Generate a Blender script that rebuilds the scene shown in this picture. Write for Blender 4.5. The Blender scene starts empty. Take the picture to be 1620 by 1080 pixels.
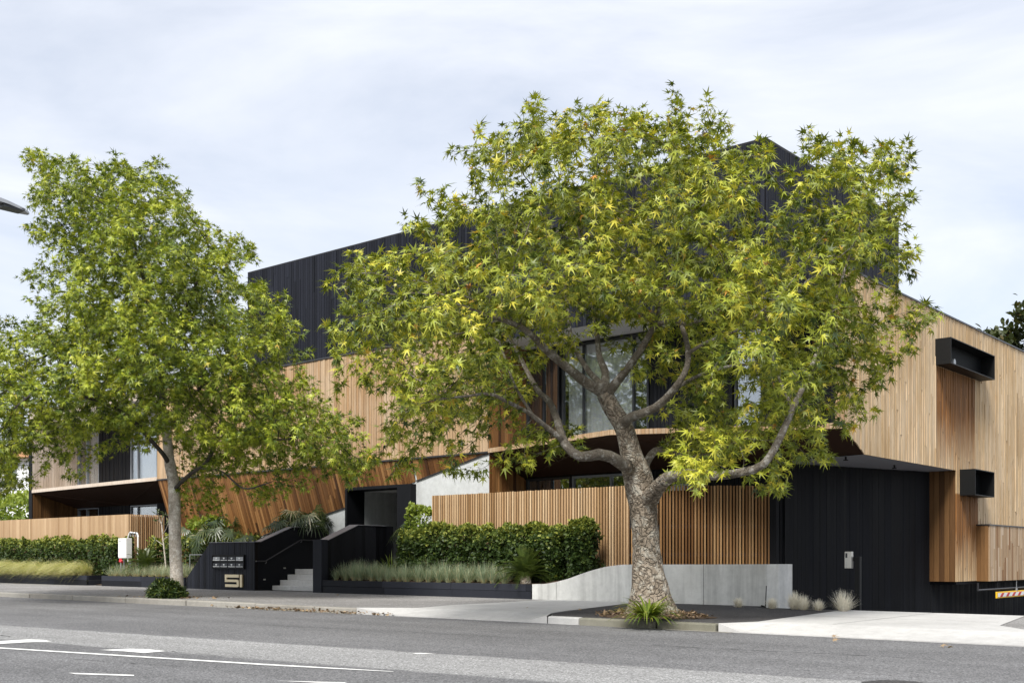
import bpy, math, random
import numpy as np
from mathutils import Vector, Matrix, noise

R = math.radians
rng = random.Random(7)
nrg = np.random.default_rng(11)
scene = bpy.context.scene
COL = scene.collection

# ------------------------------------------------------------------ camera geometry (metres; X along the street, Y away from it)
F = 1752.0            # focal length in photo pixels
CX, HY = 810.0, 883.0  # principal column, horizon row
YAW = R(40.59)
CS, SN = math.cos(YAW), math.sin(YAW)
CAMZ = 1.0


def ray(px):
    a = (px - CX) / F
    return a * CS - SN, a * SN + CS


def at_d(px, py, d):
    rx, ry = ray(px)
    return Vector((rx * d, ry * d, CAMZ - (py - HY) / F * d))


def at_y(px, py, y):
    return at_d(px, py, y / ray(px)[1])


def at_x(px, py, x):
    return at_d(px, py, x / ray(px)[0])


def at_z(px, py, z=0.0):
    return at_d(px, py, F * (CAMZ - z) / (py - HY))


# ------------------------------------------------------------------ mesh building
class MB:
    def __init__(s):
        s.v, s.f, s.m, s.r = [], [], [], []

    def face(s, pts, m=0, r=0.5):
        n = len(s.v)
        s.v.extend([tuple(p) for p in pts])
        s.f.append(tuple(range(n, n + len(pts))))
        s.m.append(m)
        s.r.append(r)

    def hexa(s, b, t, m=0, r=0.5):
        """b: bottom loop, t: top loop (same count)"""
        n, k = len(s.v), len(b)
        s.v.extend([tuple(p) for p in b])
        s.v.extend([tuple(p) for p in t])
        fs = [tuple(range(n + k - 1, n - 1, -1)), tuple(range(n + k, n + 2 * k))]
        for i in range(k):
            j = (i + 1) % k
            fs.append((n + i, n + j, n + k + j, n + k + i))
        s.f.extend(fs)
        s.m.extend([m] * len(fs))
        s.r.extend([r] * len(fs))

    def box(s, x0, x1, y0, y1, z0, z1, m=0, r=0.5):
        s.hexa([(x0, y0, z0), (x1, y0, z0), (x1, y1, z0), (x0, y1, z0)],
               [(x0, y0, z1), (x1, y0, z1), (x1, y1, z1), (x0, y1, z1)], m, r)

    def prism(s, poly, vec, m=0, r=0.5):
        v = Vector(vec)
        s.hexa(poly, [tuple(Vector(p) + v) for p in poly], m, r)

    def tube(s, pts, rad, n=8, m=0, r=0.5, fn=None):
        pts = [Vector(p) for p in pts]
        if not hasattr(rad, '__len__'):
            rad = [rad] * len(pts)
        base = len(s.v)
        t0 = (pts[1] - pts[0]).normalized()
        a = t0.orthogonal().normalized()
        for i, p in enumerate(pts):
            if i == 0:
                t = t0
            elif i == len(pts) - 1:
                t = (pts[i] - pts[i - 1]).normalized()
            else:
                t = (pts[i + 1] - pts[i - 1]).normalized()
            a = (a - t * a.dot(t))
            a = a.normalized() if a.length > 1e-6 else t.orthogonal().normalized()
            b = t.cross(a)
            for k in range(n):
                th = 2 * math.pi * k / n
                q = a * math.cos(th) + b * math.sin(th)
                rr = rad[i]
                if fn:
                    rr *= fn(p + q * rr, rr)
                s.v.append(tuple(p + q * rr))
        for i in range(len(pts) - 1):
            for k in range(n):
                j = (k + 1) % n
                s.f.append((base + i * n + k, base + i * n + j, base + (i + 1) * n + j, base + (i + 1) * n + k))
                s.m.append(m)
                s.r.append(r)
        for ring, rev in ((0, True), (len(pts) - 1, False)):
            l = [base + ring * n + k for k in range(n)]
            s.f.append(tuple(l[::-1] if rev else l))
            s.m.append(m)
            s.r.append(r)

    def build(s, name, mats, parent=None, smooth=False, bevel=0.0):
        me = bpy.data.meshes.new(name)
        me.from_pydata(s.v, [], s.f)
        if not isinstance(mats, (list, tuple)):
            mats = [mats]
        for m in mats:
            me.materials.append(m)
        me.polygons.foreach_set('material_index', s.m)
        at = me.attributes.new('rnd', 'FLOAT', 'FACE')
        at.data.foreach_set('value', s.r)
        if smooth:
            me.polygons.foreach_set('use_smooth', [True] * len(s.f))
        me.update()
        return link(name, me, parent, bevel)


def link(name, me, parent=None, bevel=0.0):
    o = bpy.data.objects.new(name, me)
    COL.objects.link(o)
    if parent is not None:
        o.parent = parent
        # meshes are modelled in world coordinates; only the Empties carry an offset
        o.matrix_parent_inverse = Matrix.Translation(-parent.location) if parent.type == 'EMPTY' else Matrix.Identity(4)
    if bevel:
        b = o.modifiers.new('bevel', 'BEVEL')
        b.width = bevel
        b.segments = 2
        b.limit_method = 'ANGLE'
        b.angle_limit = R(35)
    return o


def tag(o, label=None, cat=None, group=None, kind=None):
    if label:
        o['label'] = label
    if cat:
        o['category'] = cat
    if group:
        o['group'] = group
    if kind:
        o['kind'] = kind
    return o


def thing(name, label, cat, loc, group=None):
    o = bpy.data.objects.new(name, None)
    o.empty_display_size = 0.2
    COL.objects.link(o)
    o.location = loc
    return tag(o, label, cat, group)


def np_mesh(name, V, T, rnd, mat, parent=None, smooth=False):
    """V (n,3) verts, T (m,k) equal-size faces, rnd per face"""
    me = bpy.data.meshes.new(name)
    V = np.asarray(V, dtype=np.float32)
    T = np.asarray(T, dtype=np.int32)
    m, k = T.shape
    me.vertices.add(len(V))
    me.vertices.foreach_set('co', V.ravel())
    me.loops.add(m * k)
    me.loops.foreach_set('vertex_index', T.ravel())
    me.polygons.add(m)
    me.polygons.foreach_set('loop_start', np.arange(0, m * k, k, dtype=np.int32))
    me.polygons.foreach_set('loop_total', np.full(m, k, dtype=np.int32))
    at = me.attributes.new('rnd', 'FLOAT', 'FACE')
    at.data.foreach_set('value', np.asarray(rnd, dtype=np.float32))
    me.materials.append(mat)
    if smooth:
        me.polygons.foreach_set('use_smooth', np.ones(m, dtype=bool))
    me.update()
    me.validate()
    return link(name, me, parent)


# ------------------------------------------------------------------ materials
class NT:
    def __init__(s, name):
        s.mat = bpy.data.materials.new(name)
        s.mat.use_nodes = True
        s.t = s.mat.node_tree
        s.t.nodes.clear()
        s.out = s.t.nodes.new('ShaderNodeOutputMaterial')

    def n(s, typ, ins=None, **kw):
        nd = s.t.nodes.new('ShaderNode' + typ)
        for k, v in kw.items():
            setattr(nd, k, v)
        for k, v in (ins or {}).items():
            s.set(nd.inputs[k], v)
        return nd

    def set(s, sock, v):
        if isinstance(v, bpy.types.NodeSocket):
            s.t.links.new(v, sock)
        elif hasattr(v, 'outputs'):
            s.t.links.new(v.outputs[0], sock)
        else:
            sock.default_value = v if not (isinstance(v, tuple) and len(v) == 3 and sock.type == 'RGBA') else (*v, 1)

    def attr(s, name='rnd'):
        return s.n('Attribute', attribute_name=name).outputs['Fac']

    def co(s):
        return s.n('TexCoord').outputs['Object']

    def pos(s):
        return s.n('NewGeometry').outputs['Position']

    def mapping(s, vec, scale=(1, 1, 1), loc=(0, 0, 0)):
        return s.n('Mapping', {'Vector': vec, 'Scale': scale, 'Location': loc}).outputs[0]

    def noise(s, vec, scale, detail=4, rough=.55, dist=0):
        return s.n('TexNoise', {'Vector': vec, 'Scale': scale, 'Detail': detail, 'Roughness': rough, 'Distortion': dist}).outputs[0]

    def ramp(s, fac, stops, interp='LINEAR'):
        nd = s.n('ValToRGB', {'Fac': fac})
        cr = nd.color_ramp
        cr.interpolation = interp
        while len(cr.elements) < len(stops):
            cr.elements.new(.5)
        for e, (p, c) in zip(cr.elements, stops):
            e.position = p
            e.color = (*c, 1) if hasattr(c, '__len__') else (c, c, c, 1)
        return nd.outputs[0]

    def math(s, op, a, b=0.0, clamp=False):
        return s.n('Math', {0: a, 1: b}, operation=op, use_clamp=clamp).outputs[0]

    def mix(s, fac, a, b, mode='MIX'):
        nd = s.n('Mix', data_type='RGBA', blend_type=mode)
        s.set(nd.inputs[0], fac)
        s.set(nd.inputs[6], a)
        s.set(nd.inputs[7], b)
        return nd.outputs[2]

    def bump(s, h, dist=.01, strength=.6, normal=None):
        nd = s.n('Bump', {'Height': h, 'Distance': dist, 'Strength': strength})
        if normal is not None:
            s.set(nd.inputs['Normal'], normal)
        return nd.outputs[0]

    def bsdf(s, col, rough=.7, spec=.3, normal=None, metallic=0.0, finish=True):
        nd = s.n('BsdfPrincipled', {'Base Color': col, 'Roughness': rough, 'Specular IOR Level': spec, 'Metallic': metallic})
        if normal is not None:
            s.set(nd.inputs['Normal'], normal)
        if finish:
            s.t.links.new(nd.outputs[0], s.out.inputs[0])
        return nd.outputs[0]


def simple(name, col, rough=.6, spec=.4, metallic=0.0, var=.15, scale=3.0, bump=0.0):
    t = NT(name)
    p = t.pos()
    n1 = t.noise(p, scale, 5)
    c = t.mix(n1, tuple(x * (1 - var) for x in col), tuple(min(1, x * (1 + var)) for x in col))
    nb = t.bump(t.noise(p, 90, 3), .004, bump) if bump else None
    t.bsdf(c, rough, spec, nb, metallic)
    return t.mat


def wood(name, cols, weather=None, shelter=None, rough=.72, grain=.28, spec=.25, streak=None):
    """cols: five board colours, picked per board"""
    t = NT(name)
    r = t.attr()
    p = t.pos()
    off = t.n('CombineXYZ', {0: t.math('MULTIPLY', r, 37.0), 1: t.math('MULTIPLY', r, 91.0), 2: t.math('MULTIPLY', r, 53.0)}).outputs[0]
    v = t.n('VectorMath', {0: p, 1: off}, operation='ADD').outputs[0]
    base = t.ramp(r, [(i / (len(cols) - 1), c) for i, c in enumerate(cols)])
    if weather:
        big = t.noise(t.mapping(p, (.9, .9, .35)), .8, 4, .6)
        base = t.mix(t.ramp(big, [(.42, 0.0), (.62, .75)]), base, weather)
    if streak:
        sn = t.noise(t.mapping(v, (4.5, 4.5, .28)), 1.0, 5, .65)
        s2_ = t.noise(t.mapping(p, (.8, .8, .5)), 1.0, 4, .6)
        base = t.mix(t.ramp(t.math('ADD', t.math('MULTIPLY', sn, .6), t.math('MULTIPLY', s2_, .4)), [(.46, 0.0), (.62, .75)]), base, streak)
    if shelter:
        # boards kept dry under the window hoods stay brown; the bleaching fades in below, board by board
        hoods, brown = shelter
        sep = t.n('SeparateXYZ', {0: p})
        y, z = sep.outputs[1], sep.outputs[2]
        jit = t.math('MULTIPLY', t.math('SUBTRACT', t.noise(t.mapping(v, (6, 6, .5)), 2.0, 3), .5), 1.6)
        for (y0, y1, zt, ln) in hoods:
            a = t.math('MULTIPLY', t.math('SUBTRACT', y, y0), 14.0, True)
            b = t.math('MULTIPLY', t.math('SUBTRACT', y1, y), 14.0, True)
            zz = t.math('MULTIPLY', t.math('DIVIDE', t.math('SUBTRACT', t.math('ADD', z, jit), zt - ln), ln, True), 1.7, True)
            top = t.math('MULTIPLY', t.math('SUBTRACT', zt + .02, z), 20.0, True)
            fac = t.math('MULTIPLY', t.math('MULTIPLY', a, b), t.math('MULTIPLY', zz, top))
            base = t.mix(fac, base, t.mix(r, brown, tuple(x * 1.6 for x in brown)))
    g1 = t.noise(t.mapping(v, (42, 42, 1.6)), 1.0, 6, .65, .4)
    g2 = t.noise(t.mapping(v, (150, 150, 5)), 1.0, 3, .6)
    g = t.math('ADD', t.math('MULTIPLY', g1, .65), t.math('MULTIPLY', g2, .35))
    shade = t.ramp(g, [(.28, 1 - grain * 1.35), (.5, 1.0), (.75, 1 + grain * .7)])
    c = t.mix(1.0, base, shade, 'MULTIPLY')
    knots = t.n('TexVoronoi', {'Vector': t.mapping(v, (9, 9, 1.3)), 'Scale': 1.0}, feature='F1').outputs['Distance']
    c = t.mix(t.ramp(knots, [(.0, .7), (.07, .0)]), c, tuple(x * .35 for x in cols[0]))
    t.bsdf(c, rough, spec, t.bump(g, .004, .5))
    return t.mat


def black_timber(name, lo=(.0032, .0035, .0045), hi=(.0120, .0130, .0165), rough=.6):
    t = NT(name)
    r = t.attr()
    p = t.pos()
    off = t.n('CombineXYZ', {0: t.math('MULTIPLY', r, 37.0), 2: t.math('MULTIPLY', r, 53.0)}).outputs[0]
    v = t.n('VectorMath', {0: p, 1: off}, operation='ADD').outputs[0]
    g = t.noise(t.mapping(v, (45, 45, 1.2)), 1.0, 6, .65, .3)
    b = t.noise(t.mapping(p, (1.5, 1.5, .5)), 1.0, 4)
    f = t.math('ADD', t.math('MULTIPLY', r, .5), t.math('MULTIPLY', g, .35))
    f = t.math('ADD', f, t.math('MULTIPLY', b, .25))
    c = t.mix(t.ramp(f, [(.3, 0.0), (.9, 1.0)]), lo, hi)
    rr = t.ramp(t.math('ADD', t.math('MULTIPLY', g, .5), t.math('MULTIPLY', r, .5)), [(.2, rough - .14), (.8, rough + .15)])
    t.bsdf(c, rr, .16, t.bump(g, .005, .6))
    return t.mat


def concrete(name, c0, c1, streak=0.0, rough=.8, speck=.12, joints=False):
    t = NT(name)
    p = t.pos()
    big = t.noise(p, .55, 6, .62)
    c = t.mix(t.ramp(big, [(.3, 0.0), (.7, 1.0)]), c0, c1)
    fine = t.noise(p, 160, 2, .6)
    c = t.mix(1.0, c, t.ramp(fine, [(.3, 1 - speck), (.7, 1 + speck * .6)]), 'MULTIPLY')
    mid = t.noise(p, 7, 5, .7)
    c = t.mix(1.0, c, t.ramp(mid, [(.25, .86), (.6, 1.03)]), 'MULTIPLY')
    if streak:
        st = t.noise(t.mapping(p, (3.2, 3.2, .22)), 1.0, 5, .65)
        c = t.mix(1.0, c, t.ramp(st, [(.36, 1 - streak), (.58, 1.04)]), 'MULTIPLY')
        pores = t.n('TexVoronoi', {'Vector': p, 'Scale': 22.0}, feature='F1').outputs['Distance']
        c = t.mix(t.ramp(pores, [(.05, .5), (.11, 0.0)]), c, tuple(x * .55 for x in c0))
    t.bsdf(c, rough, .25, t.bump(t.math('ADD', fine, mid), .004, .35))
    return t.mat


def asphalt(name, dark, light, zones=None):
    t = NT(name)
    p = t.pos()
    big = t.noise(p, .35, 6, .65)
    c = t.mix(t.ramp(big, [(.32, 0.0), (.68, 1.0)]), dark, light)
    if zones:
        sep = t.n('SeparateXYZ', {0: p})
        x, y = sep.outputs[0], sep.outputs[1]
        wob = t.math('MULTIPLY', t.math('SUBTRACT', t.noise(p, 1.7, 4), .5), .22)
        yy = t.math('ADD', y, wob)
        for (y0, sl, x0, y1, sl1, x1, col) in zones:
            e0 = t.math('ADD', t.math('MULTIPLY', t.math('SUBTRACT', x, x0), sl), y0)
            e1 = t.math('ADD', t.math('MULTIPLY', t.math('SUBTRACT', x, x1), sl1), y1)
            a = t.math('MULTIPLY', t.math('SUBTRACT', yy, e0), 9.0, True)
            b = t.math('MULTIPLY', t.math('SUBTRACT', e1, yy), 9.0, True)
            c = t.mix(t.math('MULTIPLY', a, b), c, t.mix(big, tuple(q * .82 for q in col), tuple(q * 1.15 for q in col)))
        # faint wheel-path polish along the lanes
        wp = t.noise(t.mapping(p, (.05, 1.5, 1)), 1.0, 3)
        c = t.mix(1.0, c, t.ramp(wp, [(.3, .88), (.7, 1.1)]), 'MULTIPLY')
    s1 = t.n('TexVoronoi', {'Vector': p, 'Scale': 66.0}, feature='F1').outputs['Color']
    s1 = t.n('SeparateColor', {0: s1}).outputs[0]
    s2 = t.noise(p, 38, 3, .75)
    sp = t.math('ADD', t.math('MULTIPLY', s1, .55), t.math('MULTIPLY', s2, .45))
    c = t.mix(1.0, c, t.ramp(sp, [(.18, .42), (.46, .94), (.66, 1.3), (.82, 2.1)]), 'MULTIPLY')
    pits = t.noise(p, 9, 4, .8)
    c = t.mix(t.ramp(pits, [(.64, 0.0), (.74, .5)]), c, tuple(q * .4 for q in dark))
    t.bsdf(c, .88, .25, t.bump(sp, .008, .6))
    return t.mat


def leafmat(name, stops, trans=.35, rough=.5, spec=.3, tcol=1.5, tb=.55):
    t = NT(name)
    r = t.attr()
    c = t.ramp(r, stops)
    n1 = t.noise(t.pos(), 40, 2)
    c = t.mix(1.0, c, t.ramp(n1, [(.3, .82), (.7, 1.15)]), 'MULTIPLY')
    b = t.bsdf(c, rough, spec, finish=False)
    tc = t.mix(1.0, c, (tcol, tcol * .98, tcol * tb), 'MULTIPLY')
    tr = t.n('BsdfTranslucent', {'Color': tc})
    m = t.n('MixShader', {0: trans, 1: b, 2: tr.outputs[0]})
    t.t.links.new(m.outputs[0], t.out.inputs[0])
    return t.mat


def bark(name, cols, scale=1.0, bump=.03, pale=None, palefac=(.52, .62), crack=.09, dr=.62, vs=1.0):
    t = NT(name)
    p = t.pos()
    warp = t.noise(p, 3 * scale, 4)
    v = t.n('VectorMath', {0: p, 1: t.n('TexNoise', {'Vector': p, 'Scale': 4 * scale}).outputs[1]}, operation='ADD').outputs[0]
    vo = t.n('TexVoronoi', {'Vector': t.mapping(v, (11 * scale * vs, 11 * scale * vs, 8 * scale * vs)), 'Scale': 1.0}, feature='DISTANCE_TO_EDGE').outputs[0]
    fine = t.noise(p, 26 * scale, 6, .7)
    f = t.math('ADD', t.math('MULTIPLY', fine, .6), t.math('MULTIPLY', warp, .4))
    c = t.ramp(f, [(.28, cols[0]), (.46, cols[1]), (.62, cols[2]), (.78, cols[3])])
    c = t.mix(t.ramp(vo, [(.0, .8), (crack, 0.0)]), c, tuple(x * .45 for x in cols[0]))
    if pale:
        pl = t.noise(p, 5.5 * scale, 5, .7)
        c = t.mix(t.ramp(pl, [(palefac[0], 0.0), (palefac[1], .8)]), c, pale)
    drift = t.noise(t.mapping(p, (1, 1, .6)), 1.3 * scale, 4, .65)
    c = t.mix(1.0, c, t.ramp(drift, [(.3, dr), (.5, 1.0), (.7, 1.25)]), 'MULTIPLY')
    h = t.math('ADD', t.ramp(vo, [(0.0, 0.0), (.18, 1.0)]), t.math('MULTIPLY', fine, .8))
    t.bsdf(c, .9, .15, t.bump(h, bump, .8))
    return t.mat


def glass(name, refl=.5, tint=(.75, .8, .8)):
    t = NT(name)
    p = t.pos()
    tr = t.n('BsdfTransparent', {'Color': tint})
    wav = t.bump(t.noise(t.mapping(p, (1, 1, .6)), 1.6, 2), .02, .12)
    gl = t.n('BsdfGlossy', {'Color': (.9, .93, .96), 'Roughness': .015, 'Normal': wav})
    lw = t.n('LayerWeight', {'Blend': .35}).outputs['Fresnel']
    f = t.math('ADD', t.math('MULTIPLY', lw, .45), refl, True)
    m = t.n('MixShader', {0: f, 1: tr.outputs[0], 2: gl.outputs[0]})
    t.t.links.new(m.outputs[0], t.out.inputs[0])
    return t.mat


W_FRONT = wood('front_larch', [(.29, .185, .10), (.42, .285, .165), (.48, .335, .20), (.35, .235, .13), (.51, .37, .235)], weather=(.46, .35, .245), grain=.36, streak=(.34, .19, .085))
W_PALE = wood('bleached_larch', [(.40, .32, .25), (.58, .49, .40), (.50, .41, .33), (.66, .57, .48)], weather=(.58, .51, .44), grain=.34)
W_SIDE = wood('side_larch', [(.30, .20, .105), (.58, .435, .265), (.47, .335, .19), (.66, .52, .345), (.39, .27, .15), (.54, .395, .235)], weather=(.63, .495, .335),
              shelter=([(28.75, 31.85, 5.98, 3.0), (30.2, 32.1, 2.75, 2.6)], (.155, .070, .022)), grain=.36, streak=(.42, .27, .125))
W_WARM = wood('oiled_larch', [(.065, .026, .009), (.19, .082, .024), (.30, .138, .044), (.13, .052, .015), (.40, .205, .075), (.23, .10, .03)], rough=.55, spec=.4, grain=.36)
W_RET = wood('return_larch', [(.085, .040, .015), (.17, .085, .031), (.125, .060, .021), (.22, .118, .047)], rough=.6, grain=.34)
W_SLAT = wood('slat_timber', [(.38, .235, .115), (.52, .345, .195), (.29, .165, .072), (.62, .445, .27), (.44, .275, .14)])
W_SLATB = wood('slat_timber_brown', [(.21, .105, .038), (.36, .20, .083), (.16, .075, .025), (.46, .28, .13), (.28, .145, .056)])
W_FENCE = wood('fence_timber', [(.30, .19, .10), (.42, .285, .165), (.37, .245, .14), (.49, .345, .21)], grain=.26)
W_BALC = wood('patchwork_larch', [(.24, .125, .055), (.42, .29, .17), (.54, .42, .30), (.34, .22, .12), (.48, .35, .23)], grain=.34)
BLACK = black_timber('charred_timber')
BLACK2 = black_timber('charred_timber_upper', (.0045, .0050, .0075), (.020, .0225, .033), .58)
SLEEPER = black_timber('black_sleepers', (.0060, .0066, .0090), (.032, .035, .046), .62)
BLACKMET = simple('black_powdercoat', (.005, .0055, .006), .55, .25)
HOODMET = simple('hood_metal', (.006, .0065, .007), .5, .25)
DARKBACK = simple('dark_cavity', (.012, .010, .009), .9, .1)
FRAME = simple('window_frame_dark', (.022, .024, .028), .4, .5)
FRAMEG = simple('window_frame_grey', (.22, .24, .27), .35, .5)
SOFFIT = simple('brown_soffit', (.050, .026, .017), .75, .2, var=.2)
SOFFITG = simple('driveway_soffit', (.42, .43, .47), .8, .2, var=.08, bump=.2)
CEIL = simple('white_soffit', (.75, .75, .75), .8, .2, var=.03)
CAPG = simple('cap_flashing', (.17, .17, .185), .42, .5, var=.1)
FLASH = simple('dark_flashing', (.03, .03, .034), .4, .5)
CURT = simple('curtain_white', (.82, .83, .83), .9, .1, var=.04)
ROOM = simple('room_dark', (.10, .10, .10), .9, .1)
CONC = concrete('wall_concrete', (.56, .56, .535), (.74, .74, .71), streak=.24)
CONCP = concrete('pale_render', (.50, .52, .525), (.58, .60, .605), streak=.05)
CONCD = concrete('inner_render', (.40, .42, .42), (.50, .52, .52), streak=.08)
CONCW = concrete('new_concrete', (.41, .405, .395), (.53, .525, .51), speck=.16)
CONCS = concrete('step_concrete', (.58, .57, .55), (.70, .69, .67), speck=.15)
KERBM = concrete('old_kerb', (.22, .205, .18), (.36, .345, .31), speck=.3)
KERBG = concrete('mossy_kerb', (.13, .125, .09), (.27, .26, .215), speck=.3)
ROAD = asphalt('road_asphalt', (.115, .115, .118), (.155, .155, .158),
               [(7.35, .09, -12.0, 8.62, .085, -18.9, (.245, .245, .243))])
PATH = asphalt('path_asphalt', (.165, .16, .155), (.25, .245, .24))
VERGE = asphalt('verge_asphalt', (.038, .036, .037), (.062, .060, .060))
SOILM = simple('soil', (.085, .060, .042), .95, .1, var=.55, scale=16, bump=.9)
GROUNDM = simple('ground_earth', (.10, .10, .085), .95, .1, var=.3, scale=.4)
PAINT = simple('road_paint', (.74, .74, .72), .7, .3, var=.12, scale=14)
CRACKM = simple('crack_dark', (.02, .02, .02), .9, .1)
WHITEM = simple('white_enamel', (.80, .80, .79), .4, .5, var=.03)
STEEL = simple('steel_grey', (.34, .35, .36), .35, .5, .6, var=.1)
STAINL = simple('stainless', (.55, .54, .50), .3, .5, .7, var=.1)
BOXGREY = simple('letterbox_steel', (.045, .048, .054), .4, .5, .4, var=.1)
BRASS = simple('sign_gold', (.80, .68, .45), .45, .5, var=.08)
BRASSD = simple('sign_gold_edge', (.42, .32, .18), .5, .4)
REDM = simple('red_plastic', (.55, .03, .04), .4, .5)
YELM = simple('yellow_paint', (.85, .50, .02), .45, .4)
PANEM = glass('window_glass', .24, (.97, .98, .98))
PANEB = simple('hood_glass', (.006, .007, .008), .55, .08, var=.05)
PANED = glass('window_glass_dark', .34, (.45, .5, .5))
LEAF_R = leafmat('plane_leaf', [(.0, (.030, .056, .010)), (.30, (.125, .160, .019)), (.62, (.275, .315, .034)), (.88, (.47, .48, .055)), (.95, (.54, .47, .05)), (1.0, (.46, .20, .04))], .17, .42, .38)
LEAF_L = leafmat('street_tree_leaf', [(.0, (.032, .062, .008)), (.38, (.135, .185, .016)), (.75, (.33, .385, .032)), (.96, (.42, .44, .05)), (1.0, (.42, .28, .05))], .18, .42, .38)
LEAF_H = leafmat('hedge_leaf', [(.0, (.014, .030, .008)), (.5, (.042, .072, .016)), (.8, (.125, .165, .03)), (1.0, (.32, .34, .07))], .18, .5, .3)
LEAF_B = leafmat('background_leaf', [(.0, (.06, .10, .015)), (.5, (.14, .20, .03)), (1.0, (.28, .34, .06))], .35)
LEAF_D = leafmat('dark_tree_leaf', [(.0, (.028, .040, .014)), (.6, (.06, .075, .022)), (1.0, (.15, .10, .05))], .25)
LEAF_C = leafmat('cycad_leaf', [(.0, (.032, .056, .014)), (.6, (.085, .125, .026)), (1.0, (.19, .22, .05))], .15, .36, .45)
LEAF_P = leafmat('palm_leaf', [(.0, (.020, .038, .010)), (.65, (.055, .085, .024)), (.92, (.15, .17, .07)), (1.0, (.36, .32, .19))], .22, .36, .5)
LEAF_S = leafmat('strap_leaf', [(.0, (.06, .10, .015)), (.6, (.17, .22, .03)), (1.0, (.40, .36, .08))], .3, .35, .5)
GRASS_G = leafmat('grass_green', [(.0, (.14, .20, .11)), (.6, (.35, .42, .28)), (.78, (.52, .52, .34)), (1.0, (.54, .42, .24))], .3, tcol=1.3, tb=.8)
GRASS_Y = leafmat('grass_straw', [(.0, (.20, .24, .06)), (.5, (.46, .47, .19)), (.8, (.66, .60, .34)), (1.0, (.76, .66, .44))], .3)
GRASS_W = leafmat('grass_white', [(.0, (.74, .69, .56)), (.5, (.86, .82, .70)), (1.0, (.90, .87, .78))], .12, tcol=1.1, tb=.95)
LITTER = leafmat('litter_leaf', [(.0, (.07, .045, .028)), (.5, (.20, .135, .080)), (1.0, (.42, .31, .19))], .1)
BARK_R = bark('plane_bark', [(.085, .066, .048), (.25, .205, .155), (.40, .34, .27), (.58, .52, .44)], 1.0, .04, (.50, .47, .40), (.50, .60), crack=.07, dr=.55, vs=.55)
BARK_B = bark('limb_bark', [(.075, .062, .047), (.17, .145, .115), (.27, .24, .195), (.38, .345, .29)], 1.5, .014, (.44, .42, .38), crack=.04)
BARK_L = bark('pale_bark', [(.16, .125, .09), (.50, .44, .36), (.76, .70, .62), (.82, .78, .71)], 1.3, .012, (.80, .77, .70), crack=.03, dr=.82)
BARK_T = bark('twig_bark', [(.045, .038, .030), (.085, .074, .062), (.125, .112, .096), (.2, .185, .165)], 2.0, .005)


# ------------------------------------------------------------------ cladding: real boards on a plane
def clad(mb, P, u0, u1, lo, hi, pitch, th=.026, gap=.011, jit=.009, lens=None, wob=0.0):
    n = max(1, round((u1 - u0) / pitch))
    w = (u1 - u0) / n
    for i in range(n):
        ua, ub = u0 + i * w + gap / 2, u0 + (i + 1) * w - gap / 2
        za, zb, ta, tb = lo(ua), lo(ub), hi(ua), hi(ub)
        mb.face([P(u0 + i * w, lo(u0 + i * w), 0), P(u0 + (i + 1) * w, lo(u0 + (i + 1) * w), 0),
                 P(u0 + (i + 1) * w, hi(u0 + (i + 1) * w), 0), P(u0 + i * w, hi(u0 + i * w), 0)], 1)
        cuts = [0.0]
        if lens:
            h = max(ta - za, tb - zb)
            c = rng.uniform(0, lens)
            while c < h:
                if .25 < c < h - .25:
                    cuts.append(c / h)
                c += rng.uniform(.55, 1.3) * lens
        cuts.append(1.0)
        for c0, c1 in zip(cuts[:-1], cuts[1:]):
            d = th + rng.uniform(-jit, jit)
            g = .0015 if c1 < 1 else 0
            q = [(ua, za + (ta - za) * c0), (ub, zb + (tb - zb) * c0), (ub, zb + (tb - zb) * c1 - g), (ua, za + (ta - za) * c1 - g)]
            mb.hexa([P(u, z, 0.001) for u, z in q], [P(u, z, d) for u, z in q], 0, rng.random())


def fl(z):
    return lambda u: z


# ================================================================== SETTING
def sheet(name, poly, z, mat, parent=None):
    m = MB()
    m.face([(x, y, z) if not callable(z) else (x, y, z(x, y)) for x, y in poly])
    return tag(m.build(name, mat, parent), kind='structure')


g = MB()
HX0, HX1, HY0, HY1 = -13.4, -5.2, 20.42, 46.0
B = 900
for x0, x1, y0, y1 in ((-B, HX0, -B, B), (HX1, B, -B, B), (HX0, HX1, -B, HY0), (HX0, HX1, HY1, B)):
    g.face([(x0, y0, -.2), (x1, y0, -.2), (x1, y1, -.2), (x0, y1, -.2)])
tag(g.build('ground', GROUNDM), kind='structure')

m = MB()
xs = np.linspace(-130, 60, 60)
for x0, x1 in zip(xs[:-1], xs[1:]):
    for y0, y1 in ((3.4, 9.0), (9.0, 15.02)):
        def rz(y):
            return -.125 + .0 * y
        m.face([(x0, y0, rz(y0)), (x1, y0, rz(y0)), (x1, y1, rz(y1)), (x0, y1, rz(y1))])
tag(m.build('road', ROAD), kind='structure')

m = MB()
m.face([(-130, 15.1, 0), (-17.02, 15.1, 0), (-16.02, 15.77, 0), (-12.53, 15.77, 0), (-12.05, 15.1, 0), (-8.68, 15.1, 0), (-8.42, 15.82, 0), (-3.9, 15.82, 0), (-3.28, 15.1, 0),
        (60, 15.1, 0), (60, 20.42, 0), (-11, 20.42, 0), (-11, 21.4, 0), (-130, 21.4, 0)])
m.face([(-5.2, 20.42, 0), (60, 20.42, 0), (60, 46, 0), (-5.2, 46, 0)])
tag(m.build('footpath', PATH), kind='structure')
# near-side kerb and footpath behind the camera
m = MB()
m.box(-130, 60, 3.2, 3.4, -.2, 0)
tag(m.build('near_kerb', KERBM), kind='structure')
sheet('near_footpath', [(-130, -1.5), (60, -1.5), (60, 3.2), (-130, 3.2)], 0.0, PATH)

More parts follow.
